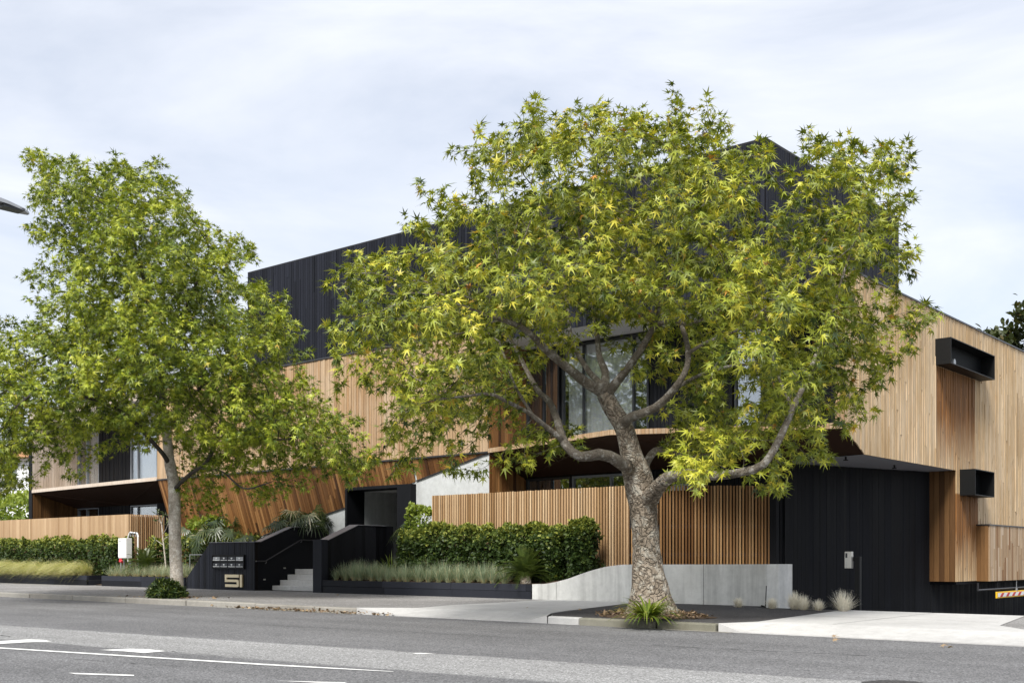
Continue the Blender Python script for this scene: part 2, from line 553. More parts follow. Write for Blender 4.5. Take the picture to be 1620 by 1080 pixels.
sheet('verge_patch', [(-12.56, 15.8), (-12.06, 15.16), (-8.72, 15.16), (-8.45, 15.85), (-9.02, 20.2), (-9.6, 20.41), (-11.0, 20.43), (-11.0, 21.2), (-14.35, 21.2)], .004, VERGE)

# concrete crossing to the side path and driveway apron, sloped down at the kerb line
def ramped(name, pts_back, kerb_x0, kerb_x1, fl0, fl1, y_in):
    m = MB()
    a, b = (kerb_x0, 15.0), (kerb_x1, 15.0)
    n = 14
    for i in range(n):
        s0, s1 = i / n, (i + 1) / n
        q = []
        for s in (s0, s1):
            xk = kerb_x0 - fl0 + (kerb_x1 + fl1 - kerb_x0 + fl0) * s
            dip = min(1, max(0, (xk - (kerb_x0 - fl0)) / max(fl0, .01)), max(0, (kerb_x1 + fl1 - xk) / max(fl1, .01)))
            xt = kerb_x0 + (kerb_x1 - kerb_x0) * s
            q.append((xk, dip, xt))
        (xa, da, ta), (xb, db, tb) = q
        za, zb = .008 - .118 * da, .008 - .118 * db
        m.face([(xa, 15.0, -.2), (xb, 15.0, -.2), (xb, 15.0, zb), (xa, 15.0, za)])
        m.face([(xa, 15.0, za), (xb, 15.0, zb), (tb, y_in, .008), (ta, y_in, .008)])
    m.face([(x, y, .008) for x, y in [(kerb_x1, y_in)] + pts_back + [(kerb_x0, y_in)]])
    return tag(m.build(name, CONCW), kind='structure')


ramped('side_path_crossing', [(-12.9, 16.6), (-14.3, 21.2), (-16.75, 21.2), (-16.4, 17.2)], -16.0, -12.55, 1.0, .5, 15.75)
ap = ramped('driveway_apron', [(-4.6, 16.4), (-5.2, 17.2), (-5.75, 20.42), (-9.02, 20.42), (-9.02, 20.1)], -8.42, -3.9, .25, .6, 15.8)
m = MB()
for p, q in (((-8.72, 18.0), (-5.45, 18.0)), ((-7.2, 15.85), (-7.3, 20.4))):
    d = (Vector(q) - Vector(p)).normalized()
    nn = Vector((-d.y, d.x)) * .006
    m.face([(p[0] + nn.x, p[1] + nn.y, .011), (p[0] - nn.x, p[1] - nn.y, .011), (q[0] - nn.x, q[1] - nn.y, .011), (q[0] + nn.x, q[1] + nn.y, .011)])
tag(m.build('apron_joint', CRACKM), kind='structure')
# ramp down to the basement
m = MB()
m.face([(HX0, 20.42, .0), (HX1, 20.42, .0), (HX1, 22, -.22), (HX0, 22, -.22)])
m.face([(HX0, 22, -.22), (HX1, 22, -.22), (HX1, 31, -2.4), (HX0, 31, -2.4)])
m.face([(HX0, 31, -2.4), (HX1, 31, -2.4), (HX1, 46, -2.6), (HX0, 46, -2.6)])
m.face([(HX1, 20.42, 0), (HX1, 46, 0), (HX1, 46, -2.7), (HX1, 20.42, -.4)])
m.face([(HX0, 46, 0), (HX1, 46, 0), (HX1, 46, -2.7), (HX0, 46, -2.7)])
tag(m.build('driveway_ramp', VERGE), kind='structure')

# kerb stones
def kerb(name, x0, x1, mat, jl=2.4, z1=.004, wob=.012, y0=15.0):
    m = MB()
    x = x0
    while x < x1 - .05:
        l = min(jl * rng.uniform(.8, 1.15), x1 - x)
        dy, dz = rng.uniform(-wob, wob), rng.uniform(-wob, wob) * .6
        m.box(x + .012, x + l - .012, y0 + dy, y0 + .17 + dy, -.2, z1 + dz)
        x += l
    o = m.build(name, mat, bevel=.025)
    return tag(o, kind='structure')


kerb('kerb', -120, -20.4, KERBM, 2.6)
kerb('kerb', -20.4, -17.0, KERBM, 2.2)
kerb('kerb', -12.05, -11.35, CONCW, 2.0)
kerb('kerb', -11.35, -8.7, KERBG, 1.9, y0=14.98)
kerb('kerb', -3.3, 40, KERBM, 2.4)
# shallow concrete channel in front of the mossy kerb
m = MB()
m.face([(-20.2, 14.84, -.12), (-17.2, 14.86, -.12), (-17.2, 15.0, -.12), (-20.2, 15.0, -.12)])
m.face([(-10.5, 14.80, -.12), (-8.4, 14.86, -.12), (-8.4, 14.98, -.12), (-10.5, 14.98, -.12)])
tag(m.build('gutter_channel', KERBM), kind='structure')

# road paint, laid as thin sheets 4 mm up
def paint(name, px_pts, z=-.120, mat=PAINT, ragged=0.0):
    m = MB()
    m.face([tuple(at_z(px, py, z)) for px, py in px_pts])
    return tag(m.build(name, mat), kind='structure')


p0, p1, p2 = at_z(-60, 1020.3, -.12), at_z(420, 1050.2, -.12), at_z(622, 1061.3, -.12)
m = MB()
nst = 60
for i in range(nst):
    s0, s1 = i / nst, (i + 1) / nst
    def lp(s):
        d = p0 + (p1 - p0) * (s / .8) if s < .8 else p1 + (p2 - p1) * ((s - .8) / .2)
        w = .05 * (1 if s < .86 else 1 - (s - .86) / .2) + rng.uniform(-.003, .003)
        return [(d.x, d.y - w, -.12), (d.x, d.y + w, -.12)]
    a, b = lp(s0), lp(s1)
    m.face([a[0], b[0], b[1], a[1]])
tag(m.build('edge_line', PAINT), kind='structure')
for nm, q in (('road_arrow_mark', [(158, 1027.2), (205, 1025.4), (235, 1026.2), (263, 1029.0), (228, 1032.0), (195, 1029.2)]),
              ('road_arrow_mark', [(-40, 1017.2), (0, 1013.2), (45, 1010.6), (68, 1011.2), (82, 1013.8), (40, 1015.2), (0, 1017.6)]),
              ('lane_dash', [(108, 1063.2), (212, 1066.6), (212, 1068.4), (120, 1065.4)]),
              ('lane_dash', [(438, 1075.8), (545, 1078.4), (551, 1080.2), (500, 1078.8)]),
              ('worn_paint_mark', [(652, 1032.4), (664, 1031.8), (688, 1033.4), (660, 1033.8)])):
    paint(nm, q)
# jagged cracks and a tar patch
def crack(pts, w=.012, z=-.1205):
    m = MB()
    P3 = [at_z(px, py, z) for px, py in pts]
    fine = []
    for a, b in zip(P3[:-1], P3[1:]):
        k = max(2, int((b - a).length / .12))
        for i in range(k):
            q = a + (b - a) * (i / k)
            fine.append((q.x, q.y + rng.uniform(-.025, .025)))
    for (xa, ya), (xb, yb) in zip(fine[:-1], fine[1:]):
        wa = w * rng.uniform(.35, 1.2)
        m.face([(xa, ya - wa, z), (xb, yb - wa, z), (xb, yb + wa, z), (xa, ya + wa, z)])
    return tag(m.build('road_crack', CRACKM), kind='structure')


crack([(1030, 1019.5), (1110, 1024), (1220, 1029), (1390, 1037), (1500, 1044)])
crack([(400, 987.5), (480, 991), (620, 997), (760, 1005), (830, 1009)], .008)
crack([(60, 952.3), (85, 952.0), (118, 952.6)], .02)
crack([(12, 971.6), (30, 970.8), (52, 969.6)], .02)
crack([(0, 1004.0), (14, 1006.0), (20, 1007.5)], .016)
crack([(880, 1048), (960, 1053), (1060, 1058.5)], .007)
crack([(1210, 1056), (1330, 1063), (1480, 1071)], .006)
crack([(560, 975), (700, 985), (860, 996)], .006)
crack([(100, 1040), (190, 1047), (300, 1054)], .006)
crack([(250, 1027.6), (330, 1035.0), (420, 1041)], .007)
m = MB()
pp = [(1362, 1077.5), (1400, 1074.4), (1430, 1075.6), (1450, 1077.2), (1466, 1080), (1440, 1083), (1370, 1083)]
m.face([tuple(at_z(x, y, -.1195)) for x, y in pp])
tag(m.build('tar_patch', VERGE), kind='structure')

# ================================================================== BUILDING
TF, TB = 23.5, 25.1
XL, XC, XR, XS = -48.2, -38.1, -21.0, -10.3     # left end, central mass left, central mass right, side wall
ZF, ZT, ZS, ZR = 4.0, 7.5, 7.37, 10.98
bld = thing('apartment_building', 'three storey timber clad building with black upper storey and folded pale wood lower facade', 'building', (-30, 30, 0))


def part(mb, name, mats, label=None, parent=None, bevel=0, smooth=False):
    o = mb.build(name, mats, parent or bld, smooth, bevel)
    if label:
        o['label'] = label
    return o


def Pfront(y):
    return lambda u, z, d: (u, y - d, z)


def Pside(x):
    return lambda u, z, d: (x + d, u, z)


# central pale-wood mass
m = MB()
clad(m, Pfront(TF), XC, XR, lambda u: ZF + .05, fl(ZT), .117, gap=.013)
part(m, 'front_cladding', [W_FRONT, DARKBACK], 'pale weathered vertical boards over the entrance')
m = MB()
m.box(XC - .01, XR + .03, TF - .045, TF + .3, ZF - .0, ZF + .045)
part(m, 'drip_flashing', FLASH)
m = MB()
m.box(-48.6, XR + .03, TF - .06, TF + .25, ZT + .003, ZT + .05)
m.box(XS - .25, XS + .05, 23.2, 46, ZS + .003, ZS + .045)
part(m, 'parapet_cap', FLASH)
# reveals of the right loggia (sheltered, so still orange)
m = MB()
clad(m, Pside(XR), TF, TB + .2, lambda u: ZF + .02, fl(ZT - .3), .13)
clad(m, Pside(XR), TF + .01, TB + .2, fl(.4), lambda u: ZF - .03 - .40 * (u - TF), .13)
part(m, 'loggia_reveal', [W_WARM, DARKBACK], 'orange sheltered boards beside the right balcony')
# end wall at the far left
m = MB()
clad(m, Pside(XL), TF, 25.6, fl(ZF + .06), fl(ZT - .05), .125)
part(m, 'end_wall_cladding', [W_PALE, DARKBACK], 'bleached grey boards at the far left balcony')
m = MB()
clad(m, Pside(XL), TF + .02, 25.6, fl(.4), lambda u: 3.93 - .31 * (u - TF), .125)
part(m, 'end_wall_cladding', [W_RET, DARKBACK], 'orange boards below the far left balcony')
m = MB()
m.box(XL - .3, XL - .002, TF - .02, 46, .0, ZT)
m.box(XL - .3, XS - .3, 45.7, 46, 0, ZT)
part(m, 'end_wall', BLACK)
# roof decks and upper black storey
m = MB()
m.face([(XL - .3, TF, ZT - .02), (XR + 0, TF, ZT - .02), (XR, 46, ZT - .02), (XL - .3, 46, ZT - .02)])
m.face([(XR, TF, ZS - .1), (XS - .05, TF, ZS - .1), (XS - .05, 46, ZS - .1), (XR, 46, ZS - .1)])
part(m, 'roof_deck', CAPG)
BX0, BX1, BY1 = -32.3, -12.6, 32.2


def yb(x):
    return TF - .02 + (x - BX0) / (BX1 - BX0) * .5


m = MB()
clad(m, lambda u, z, d: (u, yb(u) - d, z), BX0, BX1, fl(ZT + .05), fl(ZR), .118, gap=.012, jit=.006, lens=3.6)
part(m, 'upper_storey_front', [BLACK2, DARKBACK], 'black timber front of the upper storey')
m = MB()
clad(m, Pside(BX1), 24.0, BY1, fl(ZS - .1), fl(ZR), .118, gap=.012, jit=.006, lens=3.6)
part(m, 'upper_storey_side', [BLACK2, DARKBACK], 'black timber flank of the upper storey')
m = MB()
m.hexa([(BX0, yb(BX0) + .01, ZR - .1), (BX1 - .01, yb(BX1) + .01, ZR - .1), (BX1 - .01, BY1, ZR - .1), (BX0, BY1, ZR - .1)],
       [(BX0, yb(BX0) - .03, ZR + .04), (BX1 + .04, yb(BX1) - .03, ZR + .04), (BX1 + .04, BY1, ZR + .04), (BX0, BY1, ZR + .04)])
part(m, 'upper_roof', FLASH)
m = MB()
m.box(BX0, BX1 - .03, BY1 - .2, BY1 - .01, ZS, ZR - .1)
m.box(BX0 + .02, BX0 + .2, TF + .1, BY1 - .2, ZS, ZR - .1)
part(m, 'upper_storey_rear', BLACK2)

m = MB()
m.box(XL + .05, -13.6, 29.2, 29.35, 0, ZS - .15)
m.box(-13.6, XS - .3, 29.2, 29.35, 3.5, ZS - .15)
m.box(XL + .05, XS - .35, 25.75, 29.2, 3.75, 3.95)
m.box(XL + .05, -13.6, 25.75, 29.2, .3, .5)
part(m, 'interior_partition', ROOM)

# ----- left loggia
m = MB()
zl0, zl1 = 3.97, 4.06
m.hexa([(XL, TF - .03, zl0 - .06), (XC - .02, TF - .03, zl1 - .06), (XC - .02, 25.7, zl1 - .06), (XL, 25.7, zl0 - .06)],
       [(XL, TF - .03, zl0 + .08), (XC - .02, TF - .03, zl1 + .08), (XC - .02, 25.7, zl1 + .08), (XL, 25.7, zl0 + .08)])
part(m, 'balcony_slab', [W_PALE], 'thin slanted balcony edge at the left')
m = MB()
mid = (-43.8, 25.58, 3.30)
A0, A1 = (XL, TF - .02, zl0 - .065), (XC - .02, TF - .02, zl1 - .065)
B0, B1 = (XL, 25.58, 3.30), (XC - .4, 25.58, 3.34)
m.face([A0, B0, mid])
m.face([A0, mid, A1])
m.face([mid, B1, A1])
for p, q in ((A0, mid), (mid, A1)):
    m.tube([Vector(p) + Vector((0, 0, -.006)), Vector(q) + Vector((0, 0, -.006))], .012, 4)
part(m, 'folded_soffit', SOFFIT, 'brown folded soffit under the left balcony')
m = MB()
m.box(XL + .03, XC, TF + .05, 25.6, ZT - .32, ZT - .25)
part(m, 'balcony_ceiling', CEIL)
m = MB()
clad(m, Pfront(TF), XL - .3, XC, fl(ZT - .30), fl(ZT), .117)
part(m, 'parapet_band', [W_PALE, DARKBACK])


def window(x0, x1, z0, z1, y, splits=(), rails=(), pane=PANEM, fr=FRAME, curtain=None, fw=.06):
    m = MB()
    d0, d1 = y - .06, y + .06
    xsp = [x0] + list(splits) + [x1]
    m.box(x0, x1, d0, d1, z1 - fw, z1)
    m.box(x0, x1, d0, d1, z0, z0 + fw)
    for i, x in enumerate(xsp):
        a, b = (x, x + fw) if i == 0 else ((x - fw, x) if i == len(xsp) - 1 else (x - fw / 2, x + fw / 2))
        m.box(a, b, d0 + .003, d1 - .003, z0 + fw, z1 - fw)
    for z in rails:
        m.box(x0 + fw, x1 - fw, d0 + .01, d1 - .01, z - .03, z + .03)
    w = part(m, 'window', fr)
    for a, b in zip(xsp[:-1], xsp[1:]):
        p = MB()
        p.box(a + fw * .6, b - fw * .6, y - .008, y + .008, z0 + fw * .7, z1 - fw * .7)
        p.build('pane', pane, w)
    if curtain:
        c = MB()
        n = 60
        cx0, cx1 = curtain
        pts = [(cx0 + (cx1 - cx0) * i / n, y + .13 + .035 * math.sin(i * 1.1) + rng.uniform(-.008, .008)) for i in range(n + 1)]
        for (xa, ya), (xb, yb_) in zip(pts[:-1], pts[1:]):
            c.face([(xa, ya, z0), (xb, yb_, z0), (xb, yb_, z1), (xa, ya, z1)])
        c.build('curtain', CURT, w, smooth=True)
    return w


YB2 = 25.6
m = MB()
clad(m, Pfront(YB2), -46.25, -43.65, fl(.4), fl(ZT - .3), .118, gap=.014)
clad(m, Pfront(YB2), -41.5, -37.7, fl(.4), fl(ZT - .3), .118, gap=.014)
m.box(XL, -46.25, YB2, YB2 + .1, 3.2, 4.1, 1)
m.box(-43.65, -41.5, YB2, YB2 + .1, 3.2, 4.1, 1)
part(m, 'balcony_wall', [BLACK, DARKBACK], 'black boards between the left balcony windows')
for zz0, zz1 in ((4.12, 7.15), (.9, 3.28)):
    window(-48.15, -46.27, zz0, zz1, YB2 + .05, (-47.35,), fr=FRAMEG, curtain=(-47.3, -46.2) if zz0 > 2 else None)
    window(-43.63, -41.52, zz0, zz1, YB2 + .05, (-43.05,), fr=FRAMEG, curtain=(-43.0, -41.6) if zz0 > 2 else None)

# ----- leaning orange wall, rendered wall and entrance portal
def Plean(u, z, d):
    return (u, TF + .33 * (ZF - z) - d * .95 + .02, z - d * .31)


cw = [(XR - .001, TF + .02), (-27.1, 23.93), (-33.5, 24.30)]


def cy(x):
    a, b = cw[0], cw[1]
    if x < cw[1][0]:
        a, b = cw[1], cw[2]
    return a[1] + (b[1] - a[1]) * (x - a[0]) / (b[0] - a[0])


def lean_lo(u):
    z = ZF - (cy(u) - TF - .02) / .33
    if u < -33.4:
        return .3
    if -27.3 < u < -24.1:
        return max(z, 3.255)
    return min(z - .004, ZF - .03)


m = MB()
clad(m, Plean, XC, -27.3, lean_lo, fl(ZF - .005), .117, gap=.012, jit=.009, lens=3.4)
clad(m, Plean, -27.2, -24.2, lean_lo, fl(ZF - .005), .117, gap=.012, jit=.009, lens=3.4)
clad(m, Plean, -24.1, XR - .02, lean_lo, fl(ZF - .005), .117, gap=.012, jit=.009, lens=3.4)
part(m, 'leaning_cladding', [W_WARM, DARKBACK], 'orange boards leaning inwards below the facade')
PX0, PX1 = -27.2, -24.2
m = MB()
for xa, xb in ((-32.4, -27.25), (-24.15, XR - .05)):
    pts = [Vector((x, TF + .33 * (ZF - lean_lo(x)) - .012, lean_lo(x) + .004)) for x in np.linspace(xa, xb, 14)]
    m = MB()
    m.tube(pts, .018, 6)
    part(m, 'edge_flashing', FLASH)
m = MB()
for xa, xb, z0, z1 in ((-33.5, PX0, .2, 4.0), (PX1, XR - .001, .2, 4.0), (PX0, PX1, 3.26, 4.0)):
    m.hexa([(xa, cy(xa), z0), (xb, cy(xb), z0), (xb, cy(xb) + .25, z0), (xa, cy(xa) + .25, z0)],
           [(xa, cy(xa), z1), (xb, cy(xb), z1), (xb, cy(xb) + .25, z1), (xa, cy(xa) + .25, z1)])
part(m, 'rendered_wall', CONCP, 'pale rendered wedge beside the entrance')
m = MB()
yp = 23.5
m.box(PX0, PX0 + .10, yp, 24.25, .8, 3.27)
m.box(-24.78, PX1 + .02, yp, 24.25, .8, 3.27)
m.box(PX0 + .10, -24.78, yp, 24.25, 3.17, 3.27)
part(m, 'entrance_portal', BLACK, 'black boxed entrance surround', bevel=.006)
m = MB()
m.box(PX0 - .1, PX0 + .098, 24.26, 27.6, .8, 3.4)
part(m, 'lobby_wall', CONCD)
m = MB()
m.box(PX0 + .1, PX1 + .2, 24.26, 27.6, 3.18, 3.3)
part(m, 'lobby_ceiling', CEIL)
m = MB()
m.box(PX0 + .1, PX1 + .2, 27.2, 27.3, .8, 3.2)
m.box(-24.9, -24.7, 24.26, 27.2, .8, 3.2)
part(m, 'lobby_screen', BLACK)

# ----- right loggia: prow balcony slab, folded soffit, glazed walls
SL = [(XR, TF - .02, ZF), (-15.7, 22.0, ZF), (XS - .02, 23.25, 3.86)]
m = MB()
edge = []
for (a, b) in zip(SL[:-1], SL[1:]):
    a, b = Vector(a), Vector(b)
    d = (b - a)
    nn = Vector((d.y, -d.x, 0)).normalized()
    L = d.length
    k = int(L / .1)
    for i in range(k):
        p, q = a + d * ((i + .04) / k), a + d * ((i + .96) / k)
        o = nn * rng.uniform(.016, .024)
        m.hexa([tuple(p), tuple(q), tuple(q + o), tuple(p + o)],
               [tuple(p + Vector((0, 0, .125))), tuple(q + Vector((0, 0, .125))), tuple(q + o + Vector((0, 0, .125))), tuple(p + o + Vector((0, 0, .125)))], 0, rng.random())
part(m, 'balcony_edge', [W_FRONT], 'short boards along the right balcony edge')
m = MB()
m.hexa([SL[0], SL[1], SL[2], (XS - .02, TB + .2, 3.86), (XR, TB + .2, ZF)],
       [(x, y, z + .118) for x, y, z in (SL[0], SL[1], SL[2], (XS - .02, TB + .2, 3.86), (XR, TB + .2, ZF))])
part(m, 'balcony_slab', FLASH)
m = MB()
low = [(XR, TB, 3.38), (-12.9, 24.9, 3.38), (XS, 24.3, 3.37)]
dz = Vector((0, 0, -.008))
s0, s1, s2 = [tuple(Vector(q) + dz) for q in SL]
m.face([s0, s1, low[1], low[0]])
m.face([s1, s2, low[2], low[1]])
m.tube([s1, low[1]], .012, 4)
m.tube([s1, low[0]], .012, 4)
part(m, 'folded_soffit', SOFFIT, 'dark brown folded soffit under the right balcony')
m = MB()
m.face([(XS + .015, 24.3, 3.362), (XS + .015, 30.35, 3.362), (-11.05, 30.35, 3.362), (-13.2, 26.0, 3.362), (-13.2, 24.95, 3.362), (-12.9, 24.9, 3.362)])
dl = part(m, 'driveway_soffit', SOFFITG, 'flat grey soffit over the driveway')
for px_, py_ in ((1338, 724), (1415, 737)):
    q = at_z(px_, py_, 3.33)
    k = MB()
    k.tube([(q.x, q.y, 3.36), (q.x, q.y, 3.29)], .025, 8)
    k.tube([(q.x, q.y, 3.29), (q.x, q.y, 3.27)], .06, 8)
    k.build('sprinkler', BLACKMET, dl)
m = MB()
m.box(XR + .02, XS - .3, TF + .05, TB + .05, ZS - .22, ZS - .12)
part(m, 'balcony_ceiling', CEIL)
m = MB()
clad(m, Pfront(TF + .02), XR + .02, XS - .02, fl(ZS - .22), fl(ZT + .03), .118, gap=.012)
part(m, 'parapet_band', [BLACK2, DARKBACK])
m = MB()
clad(m, Pfront(TB), -16.6, -14.1, fl(3.4), fl(ZS - .2), .118, gap=.014)
clad(m, Pfront(TB), -13.2, XS - .1, fl(3.4), fl(ZS - .2), .118, gap=.014)
clad(m, Pfront(TB), -16.6, -12.75, fl(.4), fl(3.37), .118, gap=.014)
m.box(XR, -16.6, TB, TB + .1, 3.3, 4.13, 1)
m.box(-14.1, -13.2, TB, TB + .1, 3.3, 4.13, 1)
part(m, 'balcony_wall', [BLACK, DARKBACK], 'black boards behind the right balcony')
window(-20.95, -19.72, 4.13, 7.1, TB + .05, (-20.3,), pane=PANED)
window(-19.62, -16.65, 4.13, 7.1, TB + .05, (-18.85, -17.15), curtain=(-19.5, -17.2))
window(-14.05, -13.25, 4.13, 7.1, TB + .05, pane=PANED)
window(-20.95, -19.3, .8, 3.34, TB + .05, (-20.0,), pane=PANED)
window(-19.25, -16.65, .8, 3.34, TB + .05, (-17.9,), fr=FRAMEG)

# ----- right side wall
def side_lo(u):
    if u < 24.3:
        return 3.86 - (u - 23.25) * (3.86 - 3.36) / 1.05
    return 3.36


m = MB()
clad(m, Pside(XS), 23.25, 24.3, side_lo, fl(ZS), .075, gap=.011, jit=.011, lens=2.6)
clad(m, Pside(XS), 24.3, 30.3, fl(3.36), fl(ZS), .075, gap=.011, jit=.011, lens=2.6)
clad(m, Pside(XS), 30.3, 46, fl(.38), fl(ZS), .075, gap=.011, jit=.011, lens=2.6)
part(m, 'side_cladding', [W_SIDE, DARKBACK], 'bleached narrow boards on the driveway side')
m = MB()
clad(m, Pfront(30.3), -11.0, XS - .001, fl(.38), fl(3.36), .14, gap=.008)
part(m, 'corner_return', [W_RET, DARKBACK], 'brown boards on the corner beside the black wall')
m = MB()
clad(m, Pfront(23.25), XS - .2, XS + .02, fl(3.9), fl(ZS), .1)
part(m, 'side_wall_end', [W_FRONT, DARKBACK])
m = MB()
m.box(-11.0, XS, 30.36, 46, .30, .378)
part(m, 'lower_soffit', BLACK)
# black angled wall beside the drive
bw = [Vector((-12.75, 25.3)), Vector((-12.4, 26.1)), Vector((-11.0, 30.3))]
m = MB()
for a, b in zip(bw[:-1], bw[1:]):
    d = (b - a)
    L = d.length
    d = d / L
    nn = Vector((d.y, -d.x))
    clad(m, lambda u, z, dd, a=a, d=d, nn=nn: (a.x + d.x * u + nn.x * dd, a.y + d.y * u + nn.y * dd, z), 0, L, fl(-2.6), fl(3.355), .12, gap=.004, jit=.003)
clad(m, Pside(-11.0), 30.36, 46, fl(-2.6), fl(.30), .14, gap=.006, jit=.003)
part(m, 'driveway_wall', [BLACK, DARKBACK], 'tall black boarded wall beside the driveway')
m = MB()
m.box(-13.15, -12.78, 24.9, 25.25, 0, 3.37)
m.box(-13.4, -12.72, 25.25, 25.32, -.5, 3.355)
part(m, 'driveway_wall_return', BLACK)
# protruding lower balcony
m = MB()
by0, by1, bx = 31.95, 41.0, XS + .34
clad(m, Pside(bx), by0, by1, fl(.37), fl(1.92), .125, gap=.005, jit=.004, lens=1.1)
m.box(XS + .03, bx, by0, by1, .35, .368, 1)
part(m, 'lower_balcony', [W_BALC, DARKBACK], 'patchwork boarded box at the foot of the side wall')
m = MB()
clad(m, Pfront(by0), XS + .03, bx, fl(.37), fl(1.92), .11, gap=.005, jit=.004)
part(m, 'balcony_return', [W_RET, DARKBACK])
m = MB()
m.box(XS + .02, bx + .04, by0 - .04, by1, 1.922, 1.955)
part(m, 'balcony_cap', FLASH)


def hood(y0, y1, z0, z1, out, label):
    t = .022
    m = MB()
    x0, x1 = XS + .005, XS + out
    m.box(x0, x1, y0, y0 + t, z0, z1)
    m.box(x0, x1, y1 - t, y1, z0, z1)
    m.box(x0, x1, y0 + t, y1 - t, z1 - t, z1)
    m.box(x0, x1, y0 + t, y1 - t, z0, z0 + t)
    m.box(x0, x0 + .045, y0 + t, y1 - t, z0 + t, z1 - t, 1)
    h = part(m, 'window_hood', [HOODMET, DARKBACK], label)
    p = MB()
    p.box(x0 + .05, x0 + .056, y0 + t, y1 - t, z0 + t, z1 - t)
    p.build('pane', PANEB, h)
    return h


h1 = hood(28.75, 32.25, 5.98, 6.65, .42, 'long black metal window hood high on the side wall')
k = MB()
k.tube([(XS + .2, 29.5, 6.12), (XS + .26, 29.5, 6.12)], [.09, .09], 12)
k.build('round_vent', STEEL, h1)
hood(30.55, 32.15, 2.70, 3.40, .44, 'short black metal window hood near the corner')

# ================================================================== THINGS IN FRONT OF THE BUILDING
# overhead pipe and clearance bar at the basement entrance
cb = thing('clearance_bar', 'yellow bar with red and white stripes hanging over the basement entrance', 'clearance bar', (-10.0, 34.0, -.2))
cy0, cy1 = at_x(1576, 942, -9.95).y, at_x(1650, 942, -9.95).y
zc0, zc1 = -.12, .06
m = MB()
m.box(-9.97, -9.93, cy0, cy1, zc0, zc1)
m.build('bar', YELM, cb, bevel=.008)
m = MB()
m.box(-9.926, -9.923, cy0 + .08, cy1 - .08, zc0 + .035, zc1 - .035)
m.build('stripe_panel', WHITEM, cb)
m = MB()
k = cy0 + .25
while k < cy1 - .5:
    m.prism([(-9.922, k, zc0 + .037), (-9.922, k + .22, zc0 + .037), (-9.922, k + .40, zc1 - .037), (-9.922, k + .18, zc1 - .037)], (.002, 0, 0))
    k += .55
m.build('red_stripes', REDM, cb)
m = MB()
q = at_x(1608, 930, -9.95)
m.tube([(-9.95, q.y, zc1), (-9.95, q.y, .36)], .012, 6)
m.tube([(-9.95, q.y, zc1 - .01), (-9.95, q.y, zc1 + .07)], .035, 8)
m.build('hanger', STEEL, cb)
m = MB()
a, b = at_x(1547, 925, -10.0), at_x(1547, 933, -10.0)
m.tube([a + Vector((0, 0, .06)), b, (b.x, b.y + 6, b.z)], .028, 8)
m.tube([(b.x, b.y + 1.7, b.z), (b.x, b.y + 1.7, b.z + .3)], .016, 6)
tag(m.build('service_pipe', FLASH), 'thin grey pipe slung under the timber side wall above the basement entrance', 'pipe')

# entrance side walls
LX = -28.6
ew = thing('entrance_wall', 'black boarded wall left of the steps carrying the letterboxes and gold numerals', 'wall', (-30, 21, 0))


def panel_hi(u):
    if u < -31.0:
        return .33 + (u + 32.35) * (1.51 - .33) / 1.35
    return 1.51


m = MB()
clad(m, Pfront(21.05), -32.35, -31.0, fl(0), panel_hi, .1125, gap=.007, jit=.004)
clad(m, Pfront(21.05), -31.0, LX, fl(0), panel_hi, .104, gap=.007, jit=.004)
m.hexa([(-32.35, 21.052, 0), (LX - .01, 21.052, 0), (LX - .01, 21.052, 1.50), (-31.0, 21.052, 1.50), (-32.35, 21.052, .32)],
       [(-32.35, 21.16, 0), (LX - .01, 21.16, 0), (LX - .01, 21.16, 1.50), (-31.0, 21.16, 1.50), (-32.35, 21.16, .32)], 1)
m.build('front_panel', [SLEEPER, DARKBACK], ew)
prof = [(21.16, 0), (24.2, 0), (24.2, 2.0), (22.5, 2.0), (21.25, 1.51), (21.16, 1.51)]
m = MB()
m.prism([(LX - .28, y, z) for y, z in prof], (.275, 0, 0))
m.build('side_wall', BLACK, ew)
m = MB()
for (ya, za), (yb2, zb2) in (((21.02, 1.513), (21.25, 1.513)), ((21.25, 1.513), (22.5, 2.003)), ((22.5, 2.003), (24.15, 2.003))):
    m.hexa([(LX - .30, ya, za), (LX + .012, ya, za), (LX + .012, yb2, zb2), (LX - .30, yb2, zb2)],
           [(LX - .30, ya, za + .022), (LX + .012, ya, za + .022), (LX + .012, yb2, zb2 + .022), (LX - .30, yb2, zb2 + .022)])
m.box(-31.0, LX - .30, 21.0, 21.18, 1.513, 1.53)
m.build('cap', CAPG, ew)
for px_, py_ in ((450, 898), (418, 916), (405.5, 887)):
    q = at_x(px_, py_, LX)
    m = MB()
    m.box(LX, LX + .02, q.y - .04, q.y + .04, q.z - .02, q.z + .02)
    m.build('step_light', STAINL, ew)

RX = -25.7
ew2 = thing('entrance_wall', 'black boarded wall right of the steps with sloping grey cap', 'wall', (-25.5, 21.5, 0))
m = MB()
clad(m, Pfront(21.0), RX, RX + .4, fl(0), fl(1.56), .2, gap=.006)
m.box(RX, RX + .4, 21.0, 21.2, 0, 1.555)
m.build('end_post', [SLEEPER, DARKBACK], ew2)
m = MB()
prof = [(21.2, 0), (23.85, 0), (23.85, 2.0), (22.4, 2.0), (21.2, 1.52)]
m.prism([(RX, y, z) for y, z in prof], (.36, 0, 0))
def wall_hi(u):
    return 1.52 + (u - 21.2) * .4 if u < 22.4 else 2.0
clad(m, Pside(RX + .362), 21.2, 22.4, fl(.2), wall_hi, .14, gap=.003, jit=.002, th=.02)
clad(m, Pside(RX + .362), 22.4, 23.85, fl(.2), wall_hi, .14, gap=.003, jit=.002, th=.02)
m.build('side_wall', [BLACK, DARKBACK], ew2)
m = MB()
